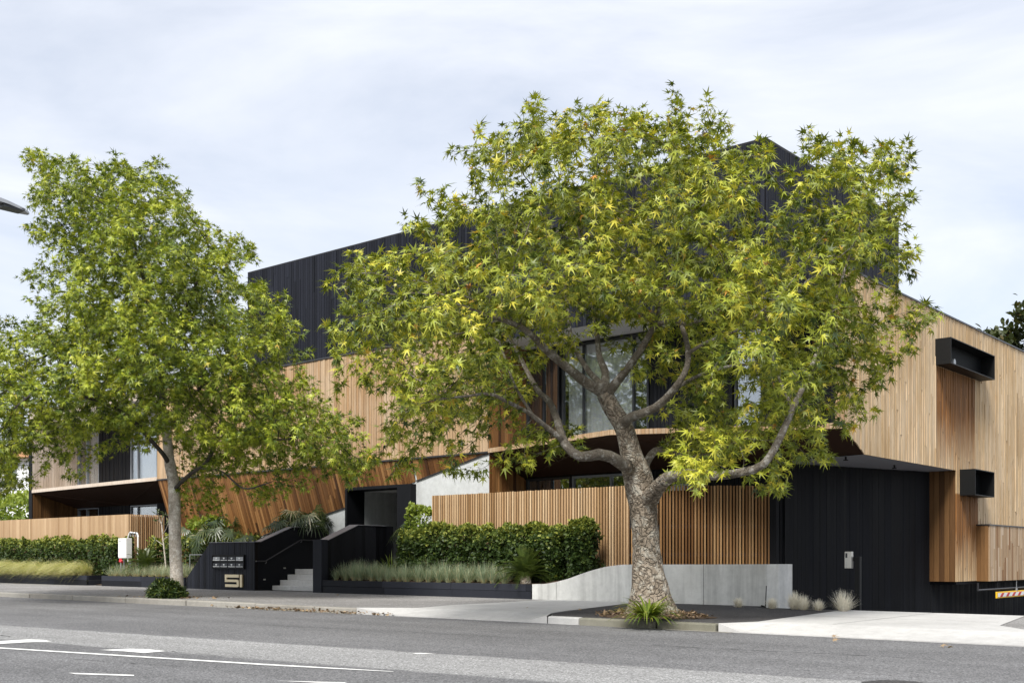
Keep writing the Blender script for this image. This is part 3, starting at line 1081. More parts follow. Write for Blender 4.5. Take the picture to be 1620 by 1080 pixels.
for (ya, za), (yb2, zb2) in (((21.2, 1.525), (22.4, 2.005)), ((22.4, 2.005), (23.5, 2.005))):
    m.hexa([(RX - .01, ya, za), (RX + .40, ya, za), (RX + .40, yb2, zb2), (RX - .01, yb2, zb2)],
           [(RX - .01, ya, za + .02), (RX + .40, ya, za + .02), (RX + .40, yb2, zb2 + .02), (RX - .01, yb2, zb2 + .02)])
m.build('cap', CAPG, ew2)
q = at_x(635, 857, RX + .39)
m = MB()
m.box(RX + .385, RX + .45, q.y - .07, q.y + .07, q.z - .10, q.z + .06)
m.box(RX + .45, RX + .455, q.y - .03, q.y + .03, q.z - .05, q.z + .01, 1)
tag(m.build('wall_light', [WHITEM, BLACKMET]), 'small white box light on the black wall right of the steps', 'wall light')

# steps
st = thing('entrance_steps', 'pale concrete steps between the two black entrance walls', 'steps', (-27, 21.7, 0))
for i in range(4):
    m = MB()
    m.box(LX + .004, RX - .002, 21.7 + i * .3, 24.0, max(0.001, .145 + (i - 1) * .172 + .001), .145 + i * .172)
    m.build('step', CONCS, st, bevel=.01)
# handrail
hr = thing('handrail', 'dark round handrail rising along the black wall left of the steps', 'handrail', (LX + .1, 21.4, .9))
hp = [at_x(407, 887, LX + .09), at_x(420, 887, LX + .09), at_x(476, 853.5, LX + .09)]
hp[0].y = 21.05
hp[0].z = hp[1].z
hp.append(hp[2] + Vector((0, 1.2, 0)))
m = MB()
m.tube(hp, .021, 8)
m.build('rail', FLASH, hr)
for i in (1, 2):
    m = MB()
    m.tube([hp[i] + Vector((0, .05, -.015)), hp[i] + Vector((-.05, .05, -.07)), hp[i] + Vector((-.088, .05, -.07))], .008, 6)
    m.build('bracket', STEEL, hr)

# letterboxes
LB0, LB1 = at_y(338.5, 877, 21.03), at_y(388.5, 899.5, 21.03)
lb = thing('letterbox_bank', 'black framed bank of eight small letterboxes on the boarded entrance wall', 'letterboxes', ((LB0.x + LB1.x) / 2, 21.0, LB1.z))
x0, x1, z1, z0 = LB0.x, LB1.x, LB0.z, LB1.z
m = MB()
m.box(x0, x1, 20.985, 21.02, z0, z1)
fr = .022
m.box(x0, x0 + fr, 20.955, 20.984, z0, z1)
m.box(x1 - fr, x1, 20.955, 20.984, z0, z1)
m.box(x0 + fr, x1 - fr, 20.955, 20.984, z1 - fr, z1)
m.box(x0 + fr, x1 - fr, 20.955, 20.984, z0, z0 + fr)
m.build('surround', BLACKMET, lb)
cw_, ch_ = (x1 - x0 - 2 * fr) / 4, (z1 - z0 - 2 * fr) / 2
for r_ in range(2):
    for c_ in range(4):
        a = x0 + fr + c_ * cw_ + .022
        b = x0 + fr + (c_ + 1) * cw_ - .022
        zb_ = z0 + fr + r_ * ch_ + .035
        zt_ = zb_ + ch_ - .085
        bright = (r_ == 1 and c_ in (0, 3))
        m = MB()
        m.box(a, b, 20.962, 20.984, zb_, zt_)
        lx = m.build('letterbox', STEEL if bright else BOXGREY, lb, bevel=.004)
        if bright:
            lx['label'] = 'brighter letterbox front'
        mx = (a + b) / 2
        m = MB()
        m.box(mx - .04, mx + .04, 20.955, 20.961, zt_ - .055, zt_ - .02)
        m.build('name_plate', WHITEM, lx)
        m = MB()
        m.box(a + .004, b - .004, 20.953, 20.961, zb_ + .004, zb_ + .022)
        m.build('lip', WHITEM, lx)
        m = MB()
        m.tube([(mx, 20.961, zb_ + .045), (mx, 20.950, zb_ + .045)], .012, 8)
        m.build('lock', WHITEM, lx)

# numerals 51
NA, NB = at_y(358, 908, 21.02), at_y(385, 928.3, 21.02)
W, H = NB.x - NA.x, NA.z - NB.z
ns = thing('house_number', 'large gold metal numerals 51 on the black entrance wall below the letterboxes', 'house number', (NA.x + W / 2, 21.0, NB.z))


def nump(u, v):
    return (NA.x + u * W, NA.z - v * H)


def digit(name, polys, label):
    m = MB()
    for poly in polys:
        pts = [nump(*q) for q in poly]
        m.prism([(x, 21.015, z) for x, z in pts], (0, -.052, 0), 1)
        cx_, cz_ = sum(p[0] for p in pts) / len(pts), sum(p[1] for p in pts) / len(pts)
        m.face([(x, 20.9615, z) for x, z in pts], 0)
    o = m.build(name, [BRASS, BRASSD], ns)
    o['label'] = label


five = [[(0, 0), (.82, 0), (.82, .24), (0, .24)], [(0, .24), (.105, .24), (.105, .40), (0, .40)],
        [(0, .40), (.72, .40), (.79, .44), (.82, .50), (.70, .60), (0, .60)],
        [(.70, .60), (.82, .50), (.82, .90), (.70, .78)],
        [(.02, .78), (.70, .78), (.82, .90), (.79, .97), (.72, 1.0), (.02, 1.0)]]
digit('numeral', five, 'gold numeral five')
digit('numeral', [[(.885, 0), (1.0, 0), (1.0, 1.0), (.885, 1.0)]], 'gold numeral one')

# small mesh panel left of the wall
m = MB()
ga, gb = at_y(300.5, 877, 21.5), at_y(316, 877, 21.5)
zg = ga.z
m.tube([(ga.x, 21.5, .35), (ga.x, 21.5, zg), (gb.x + .2, 21.5, zg), (gb.x + .2, 21.5, .35)], .018, 6)
wp = thing('wire_panel', 'small grey framed wire mesh panel at the left end of the black wall', 'fence panel', (ga.x, 21.5, .35))
m.build('frame', STEEL, wp)
m = MB()
for i in range(1, 14):
    x = ga.x + (gb.x + .2 - ga.x) * i / 14
    m.tube([(x, 21.5, .36), (x, 21.5, zg)], .003, 3)
for i in range(1, 16):
    z = .36 + (zg - .36) * i / 16
    m.tube([(ga.x, 21.503, z), (gb.x + .2, 21.503, z)], .003, 3)
m.build('mesh_infill', BLACKMET, wp)


# planters of black sleepers
def planter(x0, x1, y1, label, ret_right=True):
    p = thing('planter_box', label, 'planter', ((x0 + x1) / 2, 21.05, 0))
    for k, (za, zb_) in enumerate(((.0, .19), (.194, .37))):
        x = x0
        m = MB()
        i = 0
        while x < x1 - .02:
            l = min(rng.uniform(2.55, 2.75), x1 - x)
            m.box(x + .003, x + l - .003, 20.98 + rng.uniform(-.004, .004), 21.06, za, zb_ + rng.uniform(-.004, 0), 0, rng.random())
            x += l
        if ret_right:
            m.box(x1 - .075, x1 - .001, 21.062, y1, za, zb_, 0, rng.random())
        m.build('sleeper_course', SLEEPER, p, bevel=.006)
    return p


planter(-60.0, -38.8, 23.0, 'long low black sleeper planter under the flowing straw grass at the far left')
planter(-37.75, -32.4, 22.4, 'low black sleeper planter between the cabinet path and the numbered wall', False)
planter(-25.28, -17.35, 22.0, 'low black sleeper planter right of the steps under the pale green grass', False)
# soil
m = MB()
for x0, x1, y0, y1, za, zb_ in ((-60, -38.88, 21.06, 24.4, .33, .42), (-37.75, -32.4, 21.06, 25.4, .33, .45), (-38.88, -37.75, 21.3, 24.4, .02, .3),
                                (-32.4, -28.9, 21.17, 25.4, .9, 1.1), (-25.3, -17.3, 21.06, 24.0, .34, .52), (-17.3, -12.95, 21.3, 24.0, .36, .80), (-12.95, -11.3, 21.3, 22.4, .36, .6)):
    n1, n2 = int((x1 - x0) / .35) + 1, 8
    for i in range(n1):
        for j in range(n2):
            def sz(i, j):
                x, y = x0 + (x1 - x0) * i / n1, y0 + (y1 - y0) * j / n2
                return (x, y, za + (zb_ - za) * j / n2 + .03 * noise.noise(Vector((x * 2, y * 2, 0))))
            m.face([sz(i, j), sz(i + 1, j), sz(i + 1, j + 1), sz(i, j + 1)])
tag(m.build('garden_soil', SOILM), kind='structure')

# curved concrete retaining wall
def rw_top(x):
    pts = [(845, 923.5), (862, 923), (880, 920), (900, 914.5), (920, 907), (940, 900.5), (960, 895.5), (985, 892.5), (1213, 892)]
    tops = []
    for px, py in pts:
        q = at_y(px, py, 21.0)
        tops.append((q.x, q.z))
    if x <= tops[0][0]:
        return tops[0][1]
    for (xa, za), (xb, zb_) in zip(tops[:-1], tops[1:]):
        if x <= xb:
            s = (x - xa) / (xb - xa)
            return za + (zb_ - za) * s
    return tops[-1][1]


m = MB()
wx0, wx1 = -17.34, -11.0
N = 60
for i in range(N):
    xa, xb = wx0 + (wx1 - wx0) * i / N, wx0 + (wx1 - wx0) * (i + 1) / N
    za, zb_ = rw_top(xa), rw_top(xb)
    ya, yb_ = 21.0, 21.0
    m.face([(xa, ya, -.05), (xb, yb_, -.05), (xb, yb_, zb_), (xa, ya, za)])
    m.face([(xa, ya, za), (xb, yb_, zb_), (xb, yb_ + .25, zb_), (xa, ya + .25, za)])
    m.face([(xa, ya + .25, -.05), (xa, ya + .25, za), (xb, yb_ + .25, zb_), (xb, yb_ + .25, -.05)])
m.face([(wx0, 21.0, -.05), (wx0, 21.0, rw_top(wx0)), (wx0, 21.25, rw_top(wx0)), (wx0, 21.25, -.05)])
m.prism([(wx1, 21.0, -.3), (wx1 + .16, 21.22, -.3), (wx1 + .16, 21.85, -.3), (wx1 - .1, 21.85, -.3), (wx1 - .1, 21.25, -.3), (wx1, 21.25, -.3)], (0, 0, rw_top(wx1) + .3))
rw = m.build('retaining_wall', CONC)
tag(rw, 'smooth grey concrete retaining wall with curved top below the slatted fence', 'wall')
m = MB()
for px in (1113, 880):
    x = at_y(px, 940, 21).x
    m.box(x - .004, x + .004, 20.9975, 21.0, 0, rw_top(x) - .01)
m.build('formwork_joint', CRACKM, rw)

# slatted screen fence on the wall
sf = thing('slatted_fence', 'tall screen fence of spaced thin vertical timber slats behind the concrete wall', 'fence', (-16, 22.7, .8))
fa, fb, fc = Vector((at_y(685, 784, 22.7).x, 22.7)), Vector((-15.6, 22.7)), Vector((-12.92, 25.0))


def slats(a, b, pitch, z0, z1, w=.042, dep=.06):
    m = MB()
    d = (b - a)
    L = d.length
    d = d / L
    nn = Vector((d.y, -d.x))
    n = int(L / pitch)
    for i in range(n):
        u = (i + .5) * L / n + rng.uniform(-.004, .004)
        ww = w * rng.uniform(.92, 1.08)
        zt = z1 + rng.uniform(-.006, .006)
        tw = rng.uniform(-.05, .05)
        p = a + d * u
        c1, c2 = d * ww / 2, nn * dep
        pts = [p - c1, p + c1, p + c1 + c2 + d * tw * dep, p - c1 + c2 + d * tw * dep]
        m.hexa([(q.x, q.y, z0) for q in pts], [(q.x, q.y, zt) for q in pts], 0, rng.random())
    return m, d, nn, L


for (a, b, pitch) in ((fa, fb, .088), (fb, fc, .078)):
    m, d, nn, L = slats(a, b, pitch, .78, 2.80)
    m.build('slat_panel', W_SLAT if a is fa else W_SLATB, sf)
    for z in (1.05, 1.75, 2.45):
        m = MB()
        p, q = a - nn * .002, b - nn * .002
        m.hexa([(p.x, p.y, z), (q.x, q.y, z), (q.x - nn.x * .05, q.y - nn.y * .05, z), (p.x - nn.x * .05, p.y - nn.y * .05, z)],
               [(p.x, p.y, z + .09), (q.x, q.y, z + .09), (q.x - nn.x * .05, q.y - nn.y * .05, z + .09), (p.x - nn.x * .05, p.y - nn.y * .05, z + .09)], 0, rng.random())
        m.build('rail', BLACK2, sf)
    k = int(L / 1.8) + 1
    for i in range(k + 1):
        p = a + d * (L * i / k) - nn * .06
        m = MB()
        m.tube([(p.x - nn.x * .04, p.y - nn.y * .04, .3), (p.x - nn.x * .04, p.y - nn.y * .04, 2.7)], .035, 4)
        m.build('post', BLACKMET, sf)

# left boarded fence
lf = thing('board_fence', 'closed fence of pale vertical timber boards behind the far left hedge', 'fence', (-42, 22.5, .4))
m = MB()
clad(m, Pfront(22.5), -62, -38.45, fl(.35), fl(2.68), .14, th=.02, gap=.002, jit=.002)
m.build('board_panel', [W_FENCE, W_FENCE], lf)
m, d, nn, L = slats(Vector((-38.45, 22.5)), Vector((-38.45, 24.0)), .088, .35, 2.68)
m.build('slat_panel', W_SLAT, lf)
m = MB()
m.box(-38.55, -38.50, 22.6, 24.0, .5, 2.6)
m.build('backing_board', W_WARM, lf)

# utility cabinet with pipes
uc = thing('utility_cabinet', 'white enamel service cabinet standing at the end of the left hedge', 'cabinet', (-37.7, 21.6, .3))
cxa, cxb = at_y(187, 860, 21.4).x, at_y(199.5, 860, 21.4).x
cz1, cz0 = at_y(190, 851, 21.4).z, at_y(190, 882.5, 21.4).z
cyb = at_x(209, 860, cxb).y
m = MB()
m.box(cxa, cxb, 21.4, cyb, cz0, cz1)
m.build('body', WHITEM, uc, bevel=.012)
m = MB()
m.box(cxa + .02, cxb - .02, 21.388, 21.398, cz0 + .03, cz1 - .02)
m.build('door', WHITEM, uc, bevel=.004)
m = MB()
m.box(cxa + .08, cxa + .20, 21.384, 21.387, cz1 - .13, cz1 - .10)
m.build('label_plate', STEEL, uc)
for xx in (cxa + .06, cxb - .06):
    m = MB()
    m.tube([(xx, 21.6, .2), (xx, 21.6, cz0)], .025, 6)
    m.build('leg', STEEL, uc)
pr = thing('pipe_assembly', 'white looped water pipe with grey fittings behind the service cabinet', 'pipe', (-37.2, 22.0, .3))
pA, pB, pC, pD = at_y(202.5, 851, 22.2), at_y(205, 843, 22.2), at_y(217, 843, 22.2), at_y(218.5, 848, 22.2)
m = MB()
m.tube([(pA.x, 22.2, .3), pA, pB + Vector((-.02, 0, -.02)), pB + Vector((.05, 0, .03)), pC, pD, (pD.x, 22.2, .3)], .032, 8)
m.build('pipe', WHITEM, pr)
for s in (.15, .5, .85):
    q = pB + (pC - pB) * s
    m = MB()
    m.tube([q + Vector((-.02, 0, 0)), q + Vector((.05, 0, 0))], .052, 8)
    m.tube([q + Vector((.015, 0, -.04)), q + Vector((.015, 0, -.13))], .03, 6)
    m.build('fitting', STEEL, pr)
q = at_y(191.5, 884, 21.25)
m = MB()
m.tube([(q.x, 21.25, .25), (q.x, 21.25, q.z - .08)], .02, 6)
vb = m.build('hydrant_tap', STEEL)
tag(vb, 'small standing tap with red valve handle below the white cabinet', 'tap')
m = MB()
m.tube([(q.x - .02, 21.25, q.z - .10), (q.x - .02, 21.25, q.z + .03)], [.07, .05], 8)
m.tube([(q.x - .02, 21.25, q.z - .04), (q.x + .12, 21.22, q.z - .10)], [.045, .05], 8)
m.build('valve_handle', REDM, vb)

# intercom post
ip = thing('intercom_post', 'slim black post with stainless keypad at the left edge of the driveway', 'intercom', (-8.95, 20.7, 0))
pa, pb = at_y(1352, 885, 20.7), at_y(1360, 885, 20.7)
m = MB()
m.box(pa.x, pb.x, 20.7, 20.8, -.3, at_y(1356, 880, 20.7).z)
m.build('post', BLACKMET, ip, bevel=.006)
pz = at_y(1350, 884, 20.7).z
m = MB()
ka, kb = at_y(1337.5, 872, 20.66), at_y(1348, 898.5, 20.66)
m.box(ka.x + .09, pa.x - .001, 20.70, 20.78, pz - .03, pz + .04)
m.build('arm', BLACKMET, ip)
m = MB()
m.box(ka.x, kb.x, 20.62, 20.72, kb.z, ka.z)
kp = m.build('keypad', STAINL, ip, bevel=.006)
m = MB()
m.box(ka.x + .02, ka.x + .055, 20.612, 20.619, ka.z - .12, ka.z - .03)
m.build('screen', FRAME, kp)
m = MB()
for i in range(4):
    m.tube([(ka.x + .035, 20.619, kb.z + .03 + i * .028), (ka.x + .035, 20.612, kb.z + .03 + i * .028)], .008, 6)
m.build('buttons', STEEL, kp)
# steel stake
q = at_y(1211, 958, 20.85)
m = MB()
m.tube([(q.x, 20.85, -.02), (q.x + .02, 20.85, at_y(1212, 926, 20.85).z)], .011, 6)
m.tube([(q.x, 20.85, 0), (q.x - .09, 20.83, .02)], .02, 6)
tag(m.build('steel_stake', BLACKMET), 'thin black upright stake in front of the concrete wall', 'stake')

# white covered patio umbrella dome peeking over the slatted fence
um = thing('patio_umbrella', 'white domed terrace umbrella just showing above the slatted fence', 'umbrella', (-15.2, 24.2, .8))
q = at_d(1088, 764, 29.2)
m = MB()
nR, nS = 8, 24
for i in range(nR):
    for k in range(nS):
        def dp(i, k):
            th, ph = i / nR * 1.25, k / nS * 2 * math.pi
            return (q.x + .62 * math.sin(th) * math.cos(ph), q.y + .62 * math.sin(th) * math.sin(ph), q.z - .33 + .36 * math.cos(th))
        m.face([dp(i, k), dp(i + 1, k), dp(i + 1, k + 1), dp(i, k + 1)])
m.build('canopy', CURT, um, smooth=True)
m = MB()
m.tube([(q.x, q.y, .6), (q.x, q.y, q.z)], .025, 8)
m.build('pole', STEEL, um)

# street lamp over the road at the left edge (pole outside the frame, on the near side)
sl = thing('street_lamp', 'grey flat street lamp head reaching in at the left edge of the sky', 'street lamp', (-15.6, 2.6, 0))
tip = at_d(45, 337.5, 15.8)
m = MB()
hx = tip.x
y0h = tip.y
sec = [(0.0, .03, .012), (-.10, .10, .022), (-.34, .12, .035), (-.50, .09, .045), (-.62, .04, .045)]
for (da, wa, ha), (db, wb, hb) in zip(sec[:-1], sec[1:]):
    za, zb_ = tip.z - da * .14, tip.z - db * .14
    m.hexa([(hx - wa, y0h + da, za - .02), (hx + wa, y0h + da, za - .02), (hx + wa * .8, y0h + da, za + ha), (hx - wa * .8, y0h + da, za + ha)],
           [(hx - wb, y0h + db, zb_ - .02), (hx + wb, y0h + db, zb_ - .02), (hx + wb * .8, y0h + db, zb_ + hb), (hx - wb * .8, y0h + db, zb_ + hb)])
m.build('lamp_head', STEEL, sl)
m = MB()
m.box(hx - .10, hx + .10, y0h - .40, y0h - .10, tip.z - .012, tip.z + .02)
m.tube([(hx, y0h - .48, tip.z + .03), (hx, y0h - .48, tip.z - .02)], .035, 8)
m.build('diffuser', FRAME, sl)
m = MB()
m.tube([(hx, y0h - .58, tip.z + .10), (hx, y0h - 2, tip.z + .22), (hx, y0h - 4.5, tip.z + .45)], [.03, .035, .045], 8)
m.build('arm', STEEL, sl)
m = MB()
m.tube([(hx, y0h - 4.5, 0), (hx, y0h - 4.5, tip.z + .5)], [.10, .055], 10)
m.build('pole', STEEL, sl)

# neighbour house at the far left
nh = thing('neighbour_house', 'white rendered house with tan fascia and grey roof beyond the left end', 'house', (-74, 42, 0))
ny = 34.0
xr = at_y(85, 750, ny).x
def hz(py): return at_y(30, py, ny).z
m = MB()
m.box(xr - 26, xr, ny, ny + 14, -.2, hz(726))
m.build('wall', simple('white_render', (.78, .79, .80), .8, .2, var=.03), nh)
m = MB()
m.box(xr - 26.4, xr + .3, ny - .5, ny + 14, hz(726) + .002, hz(715))
m.build('fascia', simple('tan_fascia', (.50, .27, .14), .7, .2), nh)
m = MB()
za = hz(715) + .003
m.hexa([(xr - 26.4, ny - .5, za), (xr + .3, ny - .5, za), (xr + .3, ny + 14, za), (xr - 26.4, ny + 14, za)],
       [(xr - 24, ny + 2.5, hz(690)), (xr - 2, ny + 2.5, hz(690)), (xr - 2, ny + 12, hz(690)), (xr - 24, ny + 12, hz(690))])
m.build('roof', simple('grey_roof', (.24, .25, .27), .6, .3), nh)
for pxa, pxb, pya, pyb in ((50.5, 60, 738, 765), (50.5, 60, 768, 781), (9, 15, 748, 760), (20, 26, 742, 775)):
    a, b = at_y(pxa, pya, ny), at_y(pxb, pyb, ny)
    m = MB()
    m.box(a.x, b.x, ny - .05, ny + .05, b.z, a.z)
    w = m.build('window', FRAMEG, nh)
    m = MB()
    m.box(a.x + .06, b.x - .06, ny - .06, ny - .052, b.z + .06, a.z - .06)
    m.build('pane', PANED, w)

# ================================================================== PLANTS
def plane_leaf():
    c = (0, .24)
    lob = [(-90, .30), (-40, .12), (-10, .44), (14, .17), (40, .66), (64, .19), (90, .78)]
    o = []
    for a, r_ in lob:
        o.append((c[0] + r_ * math.cos(R(a)), c[1] + r_ * math.sin(R(a))))
    o = o + [(-x, y) for x, y in o[-2:0:-1]]
    v = [(0, .24, .03)] + [(x, y, -.22 * (x * x + (y - .24) ** 2)) for x, y in o]
    n = len(o)
    return np.array(v), np.array([(0, 1 + i, 1 + (i + 1) % n) for i in range(n)])


def oval_leaf(w=.27):
    v = [(0, 0, 0), (w, .38, .07), (w * .75, .72, .04), (0, 1, -.06), (-w * .75, .72, .04), (-w, .38, .07)]
    return np.array(v), np.array([(0, 1, 2), (0, 2, 3), (0, 3, 4), (0, 4, 5)])


def unit(a):
    return a / np.maximum(np.linalg.norm(a, axis=1, keepdims=True), 1e-9)


def leaves(name, pos, dirs, nrm, scale, rnd, tmpl, mat, parent=None, curl=(1, 1)):
    V0, T0 = tmpl
    cu = np.random.default_rng(len(pos)).uniform(curl[0], curl[1], len(pos))
    y = unit(dirs)
    x = unit(np.cross(y, nrm))
    z = np.cross(x, y)
    loc = V0[None, :, :] * scale[:, None, None]
    V = pos[:, None, :] + loc[:, :, 0:1] * x[:, None, :] + loc[:, :, 1:2] * y[:, None, :] + loc[:, :, 2:3] * cu[:, None, None] * z[:, None, :]
    N, k = len(pos), len(V0)
    T = T0[None, :, :] + (np.arange(N) * k)[:, None, None]
    return np_mesh(name, V.reshape(-1, 3), T.reshape(-1, 3), np.repeat(rnd, len(T0)), mat, parent)


def in_poly(x, y, poly):
    inside = np.zeros(len(x), bool)
    n = len(poly)
    for i in range(n):
        x0, y0 = poly[i]
        x1, y1 = poly[(i + 1) % n]
        c = ((y0 > y) != (y1 > y))
        with np.errstate(divide='ignore', invalid='ignore'):
            xi = (x1 - x0) * (y - y0) / (y1 - y0 + 1e-12) + x0
        inside ^= c & (x < xi)
    return inside


def poly_dist(x, y, poly):
    best = np.full(len(x), 1e9)
    n = len(poly)
    for i in range(n):
        x0, y0 = poly[i]
        x1, y1 = poly[(i + 1) % n]
        dx, dy = x1 - x0, y1 - y0
        t = np.clip(((x - x0) * dx + (y - y0) * dy) / (dx * dx + dy * dy + 1e-9), 0, 1)
        best = np.minimum(best, np.hypot(x - x0 - t * dx, y - y0 - t * dy))
    return best


def cloud(poly, D, rmax, spacing, per, sigma, seed, shell=.5, holes=(), extra=(), void=-.28):
    """clump centres filling a crown as deep as it is wide, then buds scattered round each"""
    r = np.random.default_rng(seed)
    P = np.array(poly, float)
    lo, hi = P.min(0), P.max(0)
    n = 60000
    x, y = r.uniform(lo[0], hi[0], n), r.uniform(lo[1], hi[1], n)
    ok = in_poly(x, y, poly)
    x, y = x[ok], y[ok]
    dist = poly_dist(x, y, poly) * D / F
    Rr = rmax * np.sqrt(1 - (1 - np.minimum(1, dist / (rmax * .8))) ** 2)
    u = r.uniform(-1, 1, len(x))
    keep = (r.uniform(0, 1, len(x)) < np.where((np.abs(u) > .55) | (dist < .8), 1.0, shell))
    for (hx, hy, hr, sign) in holes:
        inside = np.hypot(x - hx, y - hy) < hr
        keep &= ~(inside & ((u * Rr < .6) if sign < 0 else True))
    keep &= dist > .16
    x, y, d, dist = x[keep], y[keep], (u * Rr)[keep], dist[keep]
    dd = D + d
    a = (x - CX) / F
    pts = np.stack([(a * CS - SN) * dd, (a * SN + CS) * dd, CAMZ - (y - HY) / F * dd], 1)
    chosen, sig = [], []
    grid = {}
    for p, ds in zip(pts, dist):
        if noise.noise(Vector(p) * .75 + Vector((seed, 0, 0))) < void:
            continue
        key = tuple(np.floor(p / spacing).astype(int))
        bad = False
        for i in (-1, 0, 1):
            for j in (-1, 0, 1):
                for k in (-1, 0, 1):
                    for q in grid.get((key[0] + i, key[1] + j, key[2] + k), ()):
                        if np.sum((p - q) ** 2) < spacing ** 2:
                            bad = True
        if not bad:
            grid.setdefault(key, []).append(p)
            chosen.append(p)
            sig.append(min(sigma, .10 + ds * .55))
    for (ex, ey, ed) in extra:
        chosen.append(np.array(at_d(ex, ey, D + ed)))
        sig.append(.17)
    C = np.array(chosen)
    A = (C[:, None, :] + r.normal(0, 1, (len(C), per, 3)) * np.array([1, 1, .62]) * np.array(sig)[:, None, None]).reshape(-1, 3)
    return C, A


def grow(seeds, A, step, kill, seed, grav=0.0, iters=260):
    """space colonisation: seeds [(pos, parent, rmin)] -> arrays"""
    r = np.random.default_rng(seed)
    pos = [np.array(s[0], float) for s in seeds]
    par = [s[1] for s in seeds]
    rmin = [s[2] for s in seeds]
    kids = [0] * len(pos)
    last = {}
    S = np.array(pos)
    d2 = ((A[:, None, :] - S[None, :, :]) ** 2).sum(2)
    bi = d2.argmin(1)
    bd = d2.min(1)
    alive = bd > kill ** 2
    stuck = 0
    for it in range(iters):
        idx = np.nonzero(alive)[0]
        if len(idx) == 0:
            break
        new, newpar = [], []
        order = {}
        for q in idx:
            order.setdefault(int(bi[q]), []).append(q)
        for node, qs in order.items():
            if kids[node] >= 4:
                # too crowded: drop the farthest buds onto later growth
                alive[qs] = False
                continue
            p = pos[node]
            v = A[qs] - p
            v = (v / np.linalg.norm(v, axis=1, keepdims=True)).sum(0)
            nv = np.linalg.norm(v)
            v = v / nv if nv > 1e-6 else r.normal(0, 1, 3)
            if par[node] >= 0:
                tv = p - pos[par[node]]
                v = v + .35 * tv / (np.linalg.norm(tv) + 1e-9)
            v = v + r.normal(0, .22, 3)
            v[2] -= grav
            v /= np.linalg.norm(v)
            np_ = p + v * step
            key = tuple(np.round(np_ / (step * .5)).astype(int))
            if key in last:
                kids[node] += 1
                if kids[node] >= 4:
                    alive[qs] = False
                continue
            last[key] = 1
            new.append(np_)
            newpar.append(node)
            kids[node] += 1
        if not new:
            stuck += 1
            if stuck > 6:
                break
            continue
        base = len(pos)
        pos.extend(new)
        par.extend(newpar)
        rmin.extend([0.0] * len(new))
        kids.extend([0] * len(new))
        NN = np.array(new)
        ai = np.nonzero(alive)[0]
        d2 = ((A[ai][:, None, :] - NN[None, :, :]) ** 2).sum(2)
        m_ = d2.min(1)
        am = d2.argmin(1) + base
        upd = m_ < bd[ai]
        bd[ai[upd]] = m_[upd]
        bi[ai[upd]] = am[upd]
        alive[bd < kill ** 2] = False
    return np.array(pos), np.array(par), np.array(rmin)


def limb_nodes(limbs, D, step=.12, wk=.86):
    """hand-traced limbs: list of (attach, [(px,py,depth_off,width_px)...]) -> seed nodes, limbs share a node list"""
    seeds = []
    ends = []
    for attach, pts in limbs:
        P = [at_d(px, py, D + dd) for px, py, dd, w in pts]
        Rr = [w * wk * (D + dd) / F / 2 for px, py, dd, w in pts]
        if attach is not None:
            # join to nearest existing seed
            b = min(range(len(seeds)), key=lambda i: (Vector(seeds[i][0]) - P[0]).length)
            prev = b
        else:
            prev = -1
        # catmull-rom resample
        out = []
        for i in range(len(P) - 1):
            p0, p1, p2, p3 = P[max(0, i - 1)], P[i], P[i + 1], P[min(len(P) - 1, i + 2)]
            k = max(1, int((p2 - p1).length / step))
            for j in range(k):
                t = j / k
                q = .5 * ((2 * p1) + (-p0 + p2) * t + (2 * p0 - 5 * p1 + 4 * p2 - p3) * t * t + (-p0 + 3 * p1 - 3 * p2 + p3) * t ** 3)
                out.append((q, Rr[i] + (Rr[i + 1] - Rr[i]) * t))
        out.append((P[-1], Rr[-1]))
        for q, rr in out:
            seeds.append((tuple(q), prev, rr))
            prev = len(seeds) - 1
    return seeds


